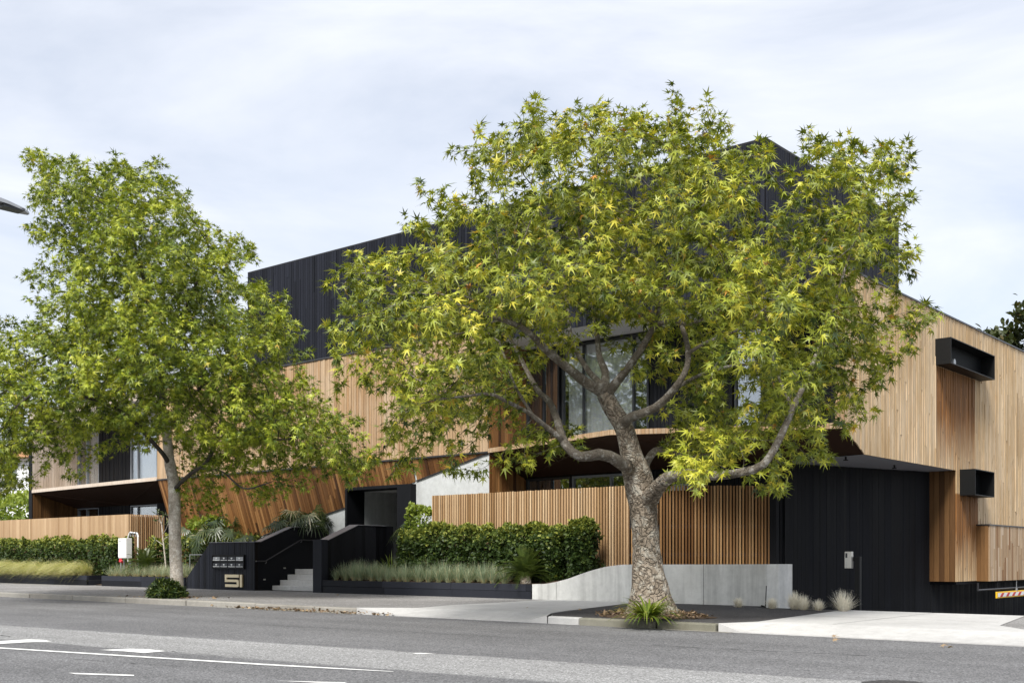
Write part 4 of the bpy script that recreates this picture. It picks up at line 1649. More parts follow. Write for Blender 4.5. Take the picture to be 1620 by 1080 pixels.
def tree(label, base, D, limbs, A, leaf_mat, bark_main, bark_limb, tmpl, leaf_size, seed, n_tip, n_side, bump=.06, step=.2, kill=.26, rtip=.0042, rndfn=None, droop=.35, name='street_tree', big_r=.085, wk=.78):
    root = thing(name, label, 'tree', base)
    seeds = limb_nodes(limbs, D, wk=wk)
    pos, par, rmin = grow(seeds, A, step, kill, seed)
    n = len(pos)
    ch = [[] for _ in range(n)]
    for i in range(n):
        if par[i] >= 0:
            ch[par[i]].append(i)
    rad = np.zeros(n)
    e = 2.35
    acc = np.zeros(n)
    for i in range(n - 1, -1, -1):
        if not ch[i]:
            rad[i] = rtip
        else:
            rad[i] = acc[i] ** (1 / e)
        if i < len(seeds):
            rad[i] = max(min(rad[i], rmin[i] * 1.05), rmin[i])
        else:
            rad[i] = min(rad[i], .06)
        if par[i] >= 0:
            acc[par[i]] += rad[i] ** e
    trunk, branches = MB(), MB()

    def fn(p, rr):
        q = Vector((p.x * 2.0, p.y * 2.0, p.z * 9.0))
        return 1 + bump * .55 * noise.noise(q) + bump * noise.noise(p * 4.0) + bump * .9 * noise.noise(p * 11.0) + bump * .4 * noise.noise(p * 27)

    starts = [(0, -1)]
    while starts:
        s, from_ = starts.pop()
        strand = [s] if from_ < 0 else [from_, s]
        c = s
        while ch[c]:
            kk = sorted(ch[c], key=lambda q: -rad[q])
            nxt = kk[0]
            for q in kk[1:]:
                starts.append((q, c))
            strand.append(nxt)
            c = nxt
        pts = [Vector(pos[q]) for q in strand]
        rr = [rad[q] for q in strand]
        if from_ >= 0:
            rr[0] = min(rr[0], rr[1] * 1.25)
        # split the strand into thick (trunk mesh) and thin (branches mesh)
        cut = len(strand)
        for i, q in enumerate(rr):
            if q < big_r:
                cut = i
                break
        if cut >= 2:
            trunk.tube(pts[:cut + 1], rr[:cut + 1], 30 if rr[0] > .12 else 18, 0, .5, fn)
        lo = max(0, cut - 1) if cut >= 2 else 0
        seg = pts[lo:]
        if len(seg) >= 2:
            q0 = rr[lo]
            branches.tube(seg, rr[lo:], 10 if q0 > .05 else (6 if q0 > .015 else 4), 0, .5)
    if trunk.f:
        trunk.build('trunk', bark_main, root, smooth=True)
    branches.build('branches', bark_limb, root, smooth=True)
    # leaves
    r = np.random.default_rng(seed + 5)
    Lp, Ld, Ln = [], [], []
    centre = A.mean(0)
    for i in range(len(seeds), n):
        tip = not ch[i]
        if rad[i] > .017:
            continue
        k = n_tip if tip else n_side
        k = int(k) + (r.random() < k - int(k))
        if k == 0:
            continue
        tv = pos[i] - pos[par[i]]
        tv = tv / (np.linalg.norm(tv) + 1e-9)
        for q in range(k):
            o = r.normal(0, 1, 3)
            o /= np.linalg.norm(o)
            p = pos[i] + tv * r.uniform(-.12, .10) + o * r.uniform(.02, .11) * (leaf_size / .2) ** .3
            d = tv * .55 + o * .95
            d[2] -= droop * r.uniform(.2, 1.2)
            out = pos[i] - centre
            out /= np.linalg.norm(out) + 1e-9
            nn = np.array([0, 0, 1.0]) + out * .5 + r.normal(0, .36, 3)
            Lp.append(p)
            Ld.append(d)
            Ln.append(nn)
    Lp, Ld, Ln = np.array(Lp), np.array(Ld), np.array(Ln)
    N = len(Lp)
    # colour drifts between sprays as well as from leaf to leaf
    drift = np.array([noise.noise(Vector(p) * .9) for p in Lp]) * .30
    rn = np.clip(r.normal(.52, .25, N) + drift * 1.3, 0, .93)
    au = r.random(N)
    rn = np.where(au < .022, r.uniform(.93, 1.0, N), rn)
    if rndfn is not None:
        rn = rndfn(Lp, rn)
    sc = leaf_size * r.uniform(.5, 1.25, N)
    leaves('crown', Lp, Ld, Ln, sc, rn, tmpl, leaf_mat, root, (-1.6, 4.6))
    print(label[:30], 'nodes', n, 'leaves', N)
    return root


# ---- big plane tree on the verge
D1 = 19.0
poly1 = [(518, 548), (524, 470), (548, 392), (600, 392), (655, 352), (690, 300), (735, 296), (772, 300), (745, 262), (725, 242), (757, 226), (795, 205), (838, 186), (855, 166),
         (885, 178), (930, 186), (985, 164), (1030, 168), (1075, 178), (1125, 198), (1166, 208), (1210, 250), (1185, 300), (1235, 322), (1262, 300), (1278, 210), (1325, 222),
         (1380, 216), (1440, 246), (1446, 290), (1436, 350), (1462, 400), (1418, 430), (1405, 485), (1415, 540), (1398, 600), (1372, 650), (1340, 690), (1288, 738), (1242, 726),
         (1205, 700), (1150, 742), (1092, 738), (1060, 690), (1075, 620), (1050, 560), (1000, 520), (905, 520), (868, 560), (845, 640), (800, 640), (745, 668), (690, 700), (640, 716),
         (600, 690), (618, 640), (560, 600)]
C1, A1 = cloud(poly1, D1, 4.0, .74, 11, .30, 3, shell=.38, void=-.08,
               extra=[(1470, 512, -1.0), (1452, 525, -1.0), (1440, 505, -.8), (1226, 770, -1.5), (1212, 745, -1.4), (1110, 735, -2.2), (1080, 730, -2.0), (1090, 760, -2.3), (1120, 752, -2.1), (870, 690, -.6), (845, 706, -.7),
                      (890, 700, -.4), (620, 716, -.5), (640, 740, -.3), (740, 748, -1.2), (730, 700, -1.0), (660, 700, -.8), (1282, 226, 0), (1150, 690, -1.5), (1180, 660, -1.5), (1130, 640, -1.0), (1120, 590, .5), (1240, 640, -1.8), (855, 172, 0), (730, 236, 0), (820, 732, -1.0)])
limbs1 = [
    (None, [(1031, 985, 0, 128), (1031, 968, 0, 108), (1029, 945, 0, 86), (1026, 910, 0, 65), (1023, 870, 0, 55), (1020, 830, 0, 52), (1017, 795, 0, 54), (1011, 765, 0, 60), (1003, 735, 0, 50), (994, 700, 0, 40), (984, 670, 0, 37), (968, 645, 0, 35), (957, 622, 0, 32), (952, 606, -.1, 26)]),
    (1, [(955, 620, 0, 26), (930, 607, -.2, 22), (906, 588, -.5, 19), (867, 556, -.9, 16), (838, 527, -1.3, 13), (812, 512, -1.6, 11), (770, 498, -2.0, 8), (720, 480, -2.3, 5)]),
    (1, [(956, 612, 0, 18), (958, 590, .2, 16), (948, 563, .5, 12), (944, 524, .9, 10), (936, 490, 1.2, 8), (925, 430, 1.4, 6), (915, 360, 1.3, 4.5)]),
    (1, [(960, 625, 0, 22), (974, 606, -.2, 19), (992, 584, -.3, 16), (1019, 545, -.5, 14), (1036, 516, -.6, 12), (1066, 508, -.9, 8), (1096, 512, -1.2, 6), (1150, 480, -1.5, 4)]),
    (1, [(1036, 518, -.6, 9), (1050, 460, -.6, 7), (1070, 400, -.5, 5), (1085, 330, -.3, 4)]),
    (1, [(984, 672, 0, 28), (998, 660, -.3, 20), (1036, 645, -.7, 17), (1066, 616, -1.1, 15), (1087, 580, -1.2, 12), (1087, 545, -1.0, 11), (1078, 514, -.7, 9)]),
    (1, [(1087, 560, -1.1, 9), (1120, 540, -1.4, 7), (1170, 520, -1.8, 5), (1230, 470, -1.8, 4)]),
    (1, [(1066, 616, -1.1, 9), (1105, 594, -.8, 7), (1150, 580, -.5, 6), (1200, 575, -.3, 4)]),
    (1, [(1003, 742, 0, 36), (985, 734, -.4, 26), (966, 722, -.7, 24), (947, 718, -.8, 23), (918, 722, -.9, 20), (894, 702, -.8, 18), (880, 660, -.4, 15), (868, 634, 0, 13), (850, 616, .4, 11), (820, 560, .8, 8), (790, 500, 1.0, 5)]),
    (1, [(890, 695, -.8, 13), (858, 670, -1.0, 10), (835, 652, -1.2, 9), (800, 634, -1.5, 8), (775, 623, -1.8, 7), (740, 626, -2.0, 5), (690, 632, -2.2, 4)]),
    (1, [(845, 660, -1.1, 8), (820, 620, -.9, 6), (808, 593, -.7, 5), (790, 540, -.5, 4)]),
    (1, [(1022, 795, 0, 50), (1040, 772, -.5, 30), (1058, 755, -.9, 26), (1087, 750, -1.3, 22), (1132, 752, -1.7, 19), (1176, 746, -2.0, 18), (1208, 734, -2.1, 17), (1232, 696, -2.0, 15), (1254, 646, -1.7, 13), (1273, 606, -1.4, 11), (1295, 550, -1.0, 8), (1320, 480, -.6, 6), (1345, 400, -.2, 4), (1370, 330, 0, 3)]),
    (1, [(1254, 646, -1.7, 8), (1230, 590, -1.2, 6), (1215, 520, -.6, 5), (1200, 430, 0, 4)]),
    (1, [(1012, 758, 0, 30), (1022, 733, .3, 17), (1037, 713, .5, 15), (1062, 714, .7, 12), (1095, 722, .9, 8), (1140, 712, 1.2, 6), (1190, 680, 1.5, 4)]),
    (1, [(952, 608, 0, 14), (930, 585, .6, 11), (905, 540, 1.3, 9), (898, 490, 1.8, 8), (890, 420, 2.0, 6), (870, 350, 1.8, 4)]),
]
YELLOWSPOT = at_d(1100, 742, D1 - 2.1)


def rnd1(P, rn):
    d = np.linalg.norm(P - np.array(YELLOWSPOT)[None, :], axis=1)
    rn = np.where(d < .75, np.clip(rn + .28, 0, .9), rn)
    # the oldest, lower inner leaves are a deeper green
    return rn


tb = at_d(1031, 972, D1)
tree('broad spreading plane tree with rough flaring trunk standing on the dark verge', (tb.x, tb.y, 0), D1, limbs1, A1, LEAF_R, BARK_R, BARK_B, plane_leaf(), .172, 21, 19, 7.5, bump=.075, rndfn=rnd1, droop=.5, big_r=.11)

# ---- street tree on the left
D2 = 28.3
poly2 = [(-120, 560), (-60, 500), (0, 545), (35, 500), (75, 470), (48, 430), (90, 402), (48, 372), (92, 345), (45, 330), (60, 290), (44, 236), (92, 250), (150, 262), (185, 250), (235, 286), (246, 258), (285, 282), (320, 335), (330, 362), (372, 368), (394, 402),
         (388, 442), (428, 452), (462, 492), (470, 552), (452, 585), (520, 622), (556, 660), (572, 736), (530, 760), (500, 735), (450, 752), (410, 742), (360, 742), (318, 760), (300, 716), (286, 690), (248, 690), (215, 706), (170, 690), (120, 722), (85, 738), (60, 690), (30, 770), (-20, 785), (-120, 740)]
C2, A2 = cloud(poly2, D2, 4.3, .68, 13, .31, 8, shell=.5, void=-.26, holes=[(95, 460, 26, 1), (70, 500, 18, 1)],
               extra=[(570, 745, -.5), (548, 752, -.8), (440, 768, -1.0), (420, 785, -.9), (470, 770, -1.2), (340, 770, -.4), (370, 765, -1.2), (400, 760, -1.0), (120, 745, -1.0), (75, 735, -1.1), (375, 372, 0), (245, 262, 0), (60, 240, 0), (345, 800, .2), (15, 760, -1)])
limbs2 = [
    (None, [(281, 945, 0, 31), (280, 930, 0, 27), (279, 900, 0, 25), (277, 860, 0, 24), (276, 800, 0, 23), (275, 765, 0, 23), (269, 735, 0, 21), (265, 700, 0, 19), (263, 670, 0, 17), (256, 640, 0, 15), (252, 610, .1, 14), (246, 560, .2, 11), (238, 500, .1, 9), (225, 430, 0, 7), (205, 360, 0, 5), (190, 300, 0, 3)]),
    (1, [(268, 735, 0, 10), (258, 718, -.3, 9), (236, 693, -.7, 8), (205, 660, -1.2, 8), (170, 640, -1.6, 6), (120, 625, -2.0, 5), (60, 620, -2.3, 3)]),
    (1, [(276, 775, 0, 9), (284, 765, -.3, 8.5), (303, 748, -.7, 8), (327, 730, -1.1, 7), (341, 700, -1.4, 7), (350, 660, -1.5, 5)]),
    (1, [(338, 706, -1.4, 6), (380, 690, -1.7, 5), (440, 695, -2.0, 4), (500, 690, -2.0, 3)]),
    (1, [(315, 740, -.9, 5), (350, 745, -1.4, 4), (385, 772, -1.6, 4), (420, 765, -1.8, 3)]),
    (1, [(263, 672, 0, 9), (274, 668, .3, 8), (291, 650, .7, 7), (320, 610, 1.2, 6), (370, 570, 1.5, 4)]),
    (1, [(252, 612, .1, 9), (235, 590, .5, 8), (210, 560, 1.0, 7), (170, 530, 1.5, 5), (110, 540, 1.8, 3)]),
    (1, [(246, 560, .2, 8), (280, 510, -.4, 7), (310, 450, -.8, 5), (330, 400, -.8, 3)]),
]
tb = at_d(281, 942, D2)
tree('slender street tree with pale mottled trunk and fine dense green crown at the left', (tb.x, tb.y, 0), D2, limbs2, A2, LEAF_L, BARK_L, BARK_T, plane_leaf(), .165, 33, 20, 7, bump=.03, droop=.3, big_r=.10)


# ---- hedges
def hedge(name, label, cat, x0, x1, y0, y1, z0, zt, n, seed, size=.075, mat=LEAF_H, lump=.23, group=None, stems=8):
    r = np.random.default_rng(seed)
    root = thing(name, label, cat, ((x0 + x1) / 2, (y0 + y1) / 2, z0), group)
    u = r.uniform(0, 1, (n, 3))
    # three quarters hug the faces, the rest fills the inside
    face = r.integers(0, 8, n)
    P = np.stack([x0 + (x1 - x0) * u[:, 0], y0 + (y1 - y0) * u[:, 1], z0 + (zt - z0) * u[:, 2]], 1)
    nr = np.zeros((n, 3))
    dp = np.abs(r.normal(0, .07, n))
    top, fr_, rt, lt = (face <= 1), (face >= 2) & (face <= 4), face == 5, face == 6
    P[top, 2] = zt - dp[top]
    nr[top, 2] = 1
    P[fr_, 1] = y0 + dp[fr_]
    nr[fr_, 1] = -1
    P[rt, 0] = x1 - dp[rt]
    nr[rt, 0] = 1
    P[lt, 0] = x0 + dp[lt]
    nr[lt, 0] = -1
    # lumpy, rounded outline
    cx_, cz_ = (P[:, 1] - (y0 + y1) / 2) / ((y1 - y0) / 2), (P[:, 2] - z0) / (zt - z0)
    lum = np.array([noise.noise(Vector(p) * 2.1) + .6 * noise.noise(Vector(p) * 5.0) for p in P])
    P[:, 2] += lum * lump * cz_
    P[:, 1] += np.sign(cx_) * lum * lump * .8 - np.sign(cx_) * np.maximum(0, cz_ - .75) * .5 * np.abs(cx_)
    P[:, 0] += np.where(rt | lt, lum * lump, 0)
    d = nr * .5 + r.normal(0, .6, (n, 3))
    d[:, 2] += .25
    nn = nr * .9 + np.array([0, 0, .55]) + r.normal(0, .45, (n, 3))
    # sunlight from above painted in: leaf colour gets paler towards the top
    top_light = np.clip((P[:, 2] - z0) / (zt - z0) - .60, 0, .5) * 1.6
    rn = np.clip(r.normal(.36, .17, n) + top_light * r.uniform(.3, 1.2, n), 0, 1)
    leaves('foliage', P, d, nn, size * r.uniform(.6, 1.3, n), rn, oval_leaf(.30), mat, root)
    m = MB()
    for i in range(stems):
        x = x0 + (x1 - x0) * (i + .5) / stems + r.uniform(-.1, .1)
        y = (y0 + y1) / 2 + r.uniform(-.15, .15)
        p = Vector((x, y, z0 - .08))
        for b in range(3):
            m.tube([p, p + Vector((r.uniform(-.12, .12), r.uniform(-.12, .12), (zt - z0) * .4)), p + Vector((r.uniform(-.3, .3), r.uniform(-.25, .25), (zt - z0) * .88))], [.016, .011, .005], 5)
    m.build('stems', BARK_T, root)
    return root


hx0 = at_y(640, 860, 22.1).x
hedge('hedge', 'dense glossy dark green hedge in front of the slatted fence', 'hedge', hx0, -17.2, 21.85, 22.5, .45, 1.78, 34000, 41, .10, stems=9)
hedge('shrub', 'upright leafy shrub standing alone at the right end of the glossy hedge', 'shrub', -16.8, -16.2, 21.75, 22.35, .58, 1.84, 7500, 42, .10, stems=4, lump=.22)
hedge('hedge', 'long trimmed hedge in front of the pale board fence at the far left', 'hedge', -60, -38.1, 21.75, 22.42, .4, 1.72, 46000, 43, .11, stems=16)
hedge('shrub', 'tall loose shrub squeezed between entrance and end of the slatted fence', 'shrub', -23.5, -22.75, 22.6, 23.2, .5, 2.4, 1700, 44, .12, mat=LEAF_B, lump=.25, stems=4)
hedge('shrub', 'yellow green leafy shrub against the leaning boards behind the slender trunk', 'shrub', -35.6, -33.5, 23.1, 23.7, .45, 2.35, 2600, 45, .13, mat=LEAF_B, lump=.3, stems=5)
hedge('shrub', 'dark low planting behind the slender trunk beside the numbered wall', 'shrub', -36.6, -31.2, 22.3, 23.0, .45, 1.6, 5200, 46, .12, lump=.3, stems=6)
hedge('garden_shrub', 'bright green bushy shrub beyond the fence beside the white house', 'shrub', -63, -51.0, 27.5, 31, .0, 4.3, 9000, 47, .24, mat=LEAF_B, lump=.5, stems=6)


# ---- blades: grasses and straps
def blades(n, h, spread, droop, w, seed, straw=.25, segs=4, lean=(0, 0), tmin=0.0):
    r = np.random.default_rng(seed)
    V, T, rn = [], [], []
    for i in range(n):
        az = r.uniform(0, 2 * math.pi)
        br = spread * .22 * math.sqrt(r.random())
        p = np.array([br * math.cos(az), br * math.sin(az), 0.0])
        az2 = az + r.normal(0, .5)
        tilt = min(1.35, tmin + abs(r.normal(.0, 1.0)) * spread / h * .75)
        L = h * r.uniform(.6, 1.2)
        d = np.array([math.cos(az2) * math.sin(tilt), math.sin(az2) * math.sin(tilt), math.cos(tilt)])
        side = np.array([-math.sin(az2), math.cos(az2), 0]) * w * r.uniform(.6, 1.2)
        base = len(V)
        c = r.uniform(0, .68)
        if r.random() < straw:
            c = r.uniform(.72, 1.0)
        for s in range(segs + 1):
            f = s / segs
            ww = (1 - f ** 1.6) * .5 + .02
            V.append(p - side * ww)
            V.append(p + side * ww)
            p = p + d * L / segs
            d = d + np.array([math.cos(az2) * .35 + lean[0], math.sin(az2) * .35 + lean[1], -1.0]) * droop * (f + .2) * r.uniform(.6, 1.3)
            d /= np.linalg.norm(d)
            if s < segs:
                T.append((base + 2 * s, base + 2 * s + 1, base + 2 * s + 3, base + 2 * s + 2))
                rn.append(np.clip(c + (.35 if s == 0 and straw > 0 else 0), 0, 1))
    return np.array(V), np.array(T), np.array(rn)


def tuft_proto(name, n, h, spread, droop, w, seed, mat, straw=.25, segs=4, lean=(0, 0), tmin=0.0):
    V, T, rn = blades(n, h, spread, droop, w, seed, straw, segs, lean, tmin)
    o = np_mesh(name, V, T, rn, mat)
    return o


def scatter(protos, spots, label, cat, group, smin=.8, smax=1.2, seed=1):
    r = random.Random(seed)
    used = set()
    for i, (x, y, z) in enumerate(spots):
        k = r.randrange(len(protos))
        o = protos[k]
        if k in used:
            o = o.copy()
            COL.objects.link(o)
        used.add(k)
        o.location = (x, y, z)
        s = r.uniform(smin, smax)
        o.scale = (s, s, s * r.uniform(.9, 1.1))
        o.rotation_euler = (0, 0, r.uniform(0, 6.28))
        tag(o, label, cat, group, 'thing')
    for k, o in enumerate(protos):
        if k not in used:
            bpy.data.objects.remove(o)


pg = [tuft_proto('grass_tuft', 150, .50, .29, .26, .012, 100 + i, GRASS_G, .16) for i in range(4)]
sp = []
rr_ = random.Random(5)
for i in range(18):
    x = -25.05 + i * .385
    sp.append((x + rr_.uniform(-.06, .06), 21.27 + rr_.uniform(-.05, .05), .35))
for row in range(1, 4):
    for i in range(19):
        x = -25.0 + i * .37 + rr_.uniform(-.1, .1)
        if x < -18.5 + .2 * row:
            sp.append((x, 21.3 + row * .24 + rr_.uniform(-.06, .06), .36 + row * .03))
scatter(pg, sp, 'pale green grass tuft in the black planter right of the steps', 'grass tuft', 'green tufts planted right of the steps', .75, 1.1, 2)
pg2 = [tuft_proto('grass_tuft', 110, .42, .34, .30, .012, 120 + i, GRASS_G, .3) for i in range(3)]
sp = []
for row in range(4):
    for i in range(14):
        x = -37.55 + i * .385 + rr_.uniform(-.09, .09)
        sp.append((x, 21.22 + row * .26 + rr_.uniform(-.06, .06), .36 + row * .03))
scatter(pg2, sp, 'short green and tan grass tuft in the planter behind the slender trunk', 'grass tuft', 'small tufts planted left of the numbered wall', .75, 1.15, 3)
py_ = [tuft_proto('ornamental_grass', 320, 1.15, .72, 1.15, .013, 140 + i, GRASS_Y, .24, 6, lean=(.2, -1.2)) for i in range(4)]
sp = []
for row in range(2):
    for i in range(30):
        x = -51.5 + i * .43 + rr_.uniform(-.1, .1)
        if x < -39.1:
            sp.append((x, 21.1 + row * .33 + rr_.uniform(-.05, .05), .36))
o_before = len(sp)
r_ = random.Random(9)
used = set()
for (x, y, z) in sp:
    k = r_.randrange(4)
    o = py_[k]
    if k in used:
        o = o.copy()
        COL.objects.link(o)
    used.add(k)
    o.location = (x, y, z)
    s = r_.uniform(.62, .98)
    o.scale = (s, s, s)
    o.rotation_euler = (0, 0, r_.uniform(-.5, .5))
    tag(o, 'flowing straw green grass spilling over the far left planter edge', 'grass clump', 'arching grasses in the far left planter', 'thing')
# dry white tufts by the drive, each picked out by its place
for i, (px, py, hpx, lab) in enumerate([(1168, 959, 14, 'small dry white tuft against the concrete wall left of the stake'), (1222, 961, 15, 'small dry white tuft at the wall corner right of the stake'),
                                        (1257, 962, 24, 'larger of the two touching white tufts at the foot of the black wall'), (1271, 963, 20, 'smaller of the two touching white tufts at the foot of the black wall'),
                                        (1295, 964, 15, 'lone small white tuft midway along the foot of the black wall'), (1334, 965, 28, 'biggest white spiky tuft beside the intercom post')]):
    q = at_z(px, py, .02)
    h = hpx * q.length / F * 1.1
    o = tuft_proto('dry_grass_tuft', 340, h, h * .8, .12, .011, 160 + i, GRASS_W, 0, 3)
    o.location = (q.x, q.y, 0)
    tag(o, lab, 'grass tuft', kind='thing')

# strappy clumps
def strap(name, label, px, py, h, n, seed, mat=LEAF_S, w=.035, z=0.0, droop=.42, spread=.7):
    o = tuft_proto(name, n, h, h * spread, droop, w, seed, mat, .12, 6, tmin=.62)
    q = at_z(px, py, z) if z is not None else None
    o.location = q
    return tag(o, label, 'plant')


strap('strappy_plant', 'bright strappy green clump at the foot of the rough plane trunk', 1025, 976, .62, 170, 201, w=.05, z=.06, droop=.40, spread=.75)
for i, (dx, dy, s) in enumerate(((-.28, -.05, .9), (.25, .1, .8))):
    pass
q = at_y(560, 870, 21.9)
for i, (x, s, lab) in enumerate(((-23.6, .85, 'left strappy green plant rising behind the pale grass'), (-22.7, 1.0, 'right strappy green plant rising behind the pale grass'))):
    o = tuft_proto('strappy_plant', 60, .85 * s, .6, .36, .04, 210 + i, LEAF_S, .05, 6)
    o.location = (x, 22.1, .45)
    tag(o, lab, 'plant')
# low bushy plant at the slender trunk
q = at_z(263, 945.5, 0)
r = np.random.default_rng(77)
n = 4200
th, ph = r.uniform(0, 2 * math.pi, n), np.arccos(r.uniform(0, 1, n))
rad_ = .62 * (1 - np.abs(r.normal(0, .16, n)))
nr = np.stack([np.sin(ph) * np.cos(th), np.sin(ph) * np.sin(th), np.cos(ph)], 1)
lum = np.array([1 + .42 * noise.noise(Vector(v) * 2.6) + .2 * noise.noise(Vector(v) * 6) for v in nr])
P = nr * (rad_ * lum)[:, None] * np.array([.82, .62, .62]) + np.array([q.x, q.y, .02])
bs = thing('ground_cover_bush', 'low rounded dark green bush at the foot of the slender trunk', 'bush', (q.x, q.y, 0))
leaves('foliage', P, nr * .8 + r.normal(0, .5, (n, 3)) - np.array([0, 0, .25]), nr + np.array([0, 0, .6]) + r.normal(0, .4, (n, 3)), .11 * r.uniform(.5, 1.2, n), np.clip(r.normal(.40, .22, n), 0, 1), oval_leaf(.15), LEAF_H, bs)
m = MB()
for i in range(9):
    a = i * .7
    m.tube([(q.x, q.y, 0), (q.x + .3 * math.cos(a), q.y + .26 * math.sin(a), .3)], [.012, .005], 5)
m.build('stems', BARK_T, bs)


# ---- cycads
def cycad(label, loc, L, nf, seed):
    r = np.random.default_rng(seed)
    root = thing('cycad', label, 'cycad', loc)
    m = MB()
    m.tube([Vector(loc) + Vector((0, 0, -.1)), Vector(loc) + Vector((0, 0, .16))], [.16, .12], 10)
    m.build('stem', BARK_R, root)
    V, T, rn = [], [], []
    for i in range(nf):
        az = i * 2.39996 + r.normal(0, .1)
        el = R(78) - (i / nf) * R(68) + r.normal(0, .06)
        d = np.array([math.cos(az) * math.cos(el), math.sin(az) * math.cos(el), math.sin(el)])
        p = np.array(loc) + np.array([0, 0, .14])
        LL = L * r.uniform(.85, 1.1)
        ns = 30
        side = np.array([-math.sin(az), math.cos(az), 0])
        for s in range(ns):
            f = s / ns
            p = p + d * LL / ns
            d = d + np.array([0, 0, -.030 * (1 + f)])
            d /= np.linalg.norm(d)
            up = np.cross(side, d) * -1
            if up[2] < 0:
                up = -up
            if f < .1:
                continue
            ll = .20 * L * math.sin(math.pi * min(1, (f * .92 + .08))) ** .5 + .02
            for sg in (-1, 1):
                ld = side * sg * .86 + d * .42 + up * .22
                ld /= np.linalg.norm(ld)
                b = len(V)
                V += [p - d * .007, p + d * .007, p + ld * ll + np.array([0, 0, -.02]), p + ld * ll * .5 + d * .010 + np.array([0, 0, .004])]
                T.append((b, b + 2, b + 3, b + 1))
                rn.append(np.clip(.35 + r.normal(0, .15) + .25 * (1 - i / nf), 0, 1))
    np_mesh('fronds', V, T, rn, LEAF_C, root)
    return root


q = at_y(832, 912, 21.55)
cycad('dark spiky cycad between pale grass and the curve of the concrete wall', (q.x, 21.55, .40), .85, 46, 301)
q = at_y(229, 893, 21.7)
cycad('dark spiky cycad beside the white service cabinet', (q.x, 21.7, .5), .82, 40, 302)


# ---- fan palms
def fan_palm(label, loc, h, n, seed, spread=.6, size=.4):
    r = np.random.default_rng(seed)
    root = thing('fan_palm', label, 'palm', loc)
    V, T, rn = [], [], []
    m = MB()
    for i in range(n):
        az = r.uniform(0, 6.28)
        el = r.uniform(.15, 1.45)
        L = h * r.uniform(.55, 1.05)
        d0 = Vector((math.cos(az) * math.cos(el) * spread / .6, math.sin(az) * math.cos(el) * spread / .6, math.sin(el)))
        tip = Vector(loc) + d0 * L
        mid_ = Vector(loc) + d0 * L * .55 + Vector((0, 0, .08))
        m.tube([Vector(loc) + Vector((r.uniform(-.08, .08), r.uniform(-.08, .08), 0)), mid_, tip], [.010, .008, .006], 5)
        out = np.array([math.cos(az), math.sin(az), .05])
        nrm = np.array([0, 0, 1.0]) * .6 + np.array([math.cos(az), math.sin(az), 0]) * .55 + r.normal(0, .25, 3)
        nrm /= np.linalg.norm(nrm)
        out = out - nrm * out.dot(nrm)
        out /= np.linalg.norm(out)
        sd = np.cross(out, nrm)
        c = np.clip(r.normal(.45, .22), 0, 1)
        k = 11
        for j in range(k):
            a = (j - (k - 1) / 2) / k * 3.7
            ld = out * math.cos(a) + sd * math.sin(a)
            ll = size * r.uniform(.8, 1.1) * (1 - .12 * abs(a))
            pp = np.cross(ld, nrm)
            p0 = np.array(tip)
            pm = p0 + ld * ll * .55 + nrm * .02
            pe = p0 + ld * ll + np.array([0, 0, -1]) * ll * r.uniform(.15, .4)
            b = len(V)
            w = .024
            V += [p0 - pp * .006, p0 + pp * .006, pm + pp * w, pm - pp * w, pe + pp * .004, pe - pp * .004]
            T += [(b, b + 1, b + 2, b + 3), (b + 3, b + 2, b + 4, b + 5)]
            cc = np.clip(c + r.normal(0, .12), 0, 1)
            rn += [cc, min(1, cc + .05)]
    m.build('stalks', BARK_T, root)
    np_mesh('fronds', V, T, rn, LEAF_P, root)
    return root


for i, (px, py, y, h, n, sz, lab) in enumerate([
        (345, 846, 22.6, .95, 26, .50, 'fan palm rising above the left part of the numbered black wall'),
        (388, 858, 22.8, .75, 16, .44, 'low pale tipped fan palm above the right part of the numbered black wall'),
        (458, 826, 23.0, .72, 20, .46, 'left fan palm showing over the black wall beside the steps'),
        (490, 824, 23.3, .72, 26, .50, 'right fan palm showing over the black wall beside the steps'),
        (313, 872, 22.0, .70, 12, .40, 'fan palm between the slender trunk and the numbered wall'),
        (300, 850, 22.9, .75, 12, .44, 'shaded fan palm just right of the slender trunk'),
        (655, 838, 22.9, .6, 9, .42, 'small fan palm in the corner right of the entrance')]):
    q = at_y(px, py, y)
    fan_palm(lab, (q.x, y, q.z - .3), h, n, 400 + i, .6, sz)

# ---- bare frangipani stems beside the left trunk
fp = thing('frangipani', 'thin nearly bare pale stemmed shrub left of the slender trunk', 'shrub', tuple(at_y(263, 905, 21.9)))
m = MB()
pts = [(263, 905), (261, 880), (259, 862), (257, 845), (256, 828)]
P3 = [at_y(a, b, 21.9) for a, b in pts]
m.tube(P3, [.03, .028, .025, .02, .016], 8)
tips = []
for (a, b, c) in (((259, 862), (253, 858), (247, 854)), ((257, 845), (262, 838), (266, 828)), ((256, 828), (250, 822), (245, 824)), ((256, 828), (258, 818), (262, 812)), ((258, 855), (263, 850), (268, 846)), ((256, 830), (252, 818), (250, 812))):
    Q = [at_y(*a, 21.9), at_y(*b, 21.9 - .1), at_y(*c, 21.9 - .2)]
    m.tube(Q, [.018, .014, .010], 6)
    tips.append(Q[-1])
m.build('stems', BARK_L, fp)
r = np.random.default_rng(5)
P = np.repeat(np.array(tips), 8, 0)
n = len(P)
leaves('foliage', P + r.normal(0, .04, (n, 3)), r.normal(0, 1, (n, 3)) + np.array([0, 0, .2]), np.array([0, 0, 1.0]) + r.normal(0, .4, (n, 3)), r.uniform(.12, .26, n), np.clip(r.normal(.7, .15, n), 0, 1), oval_leaf(.14), LEAF_P, fp)

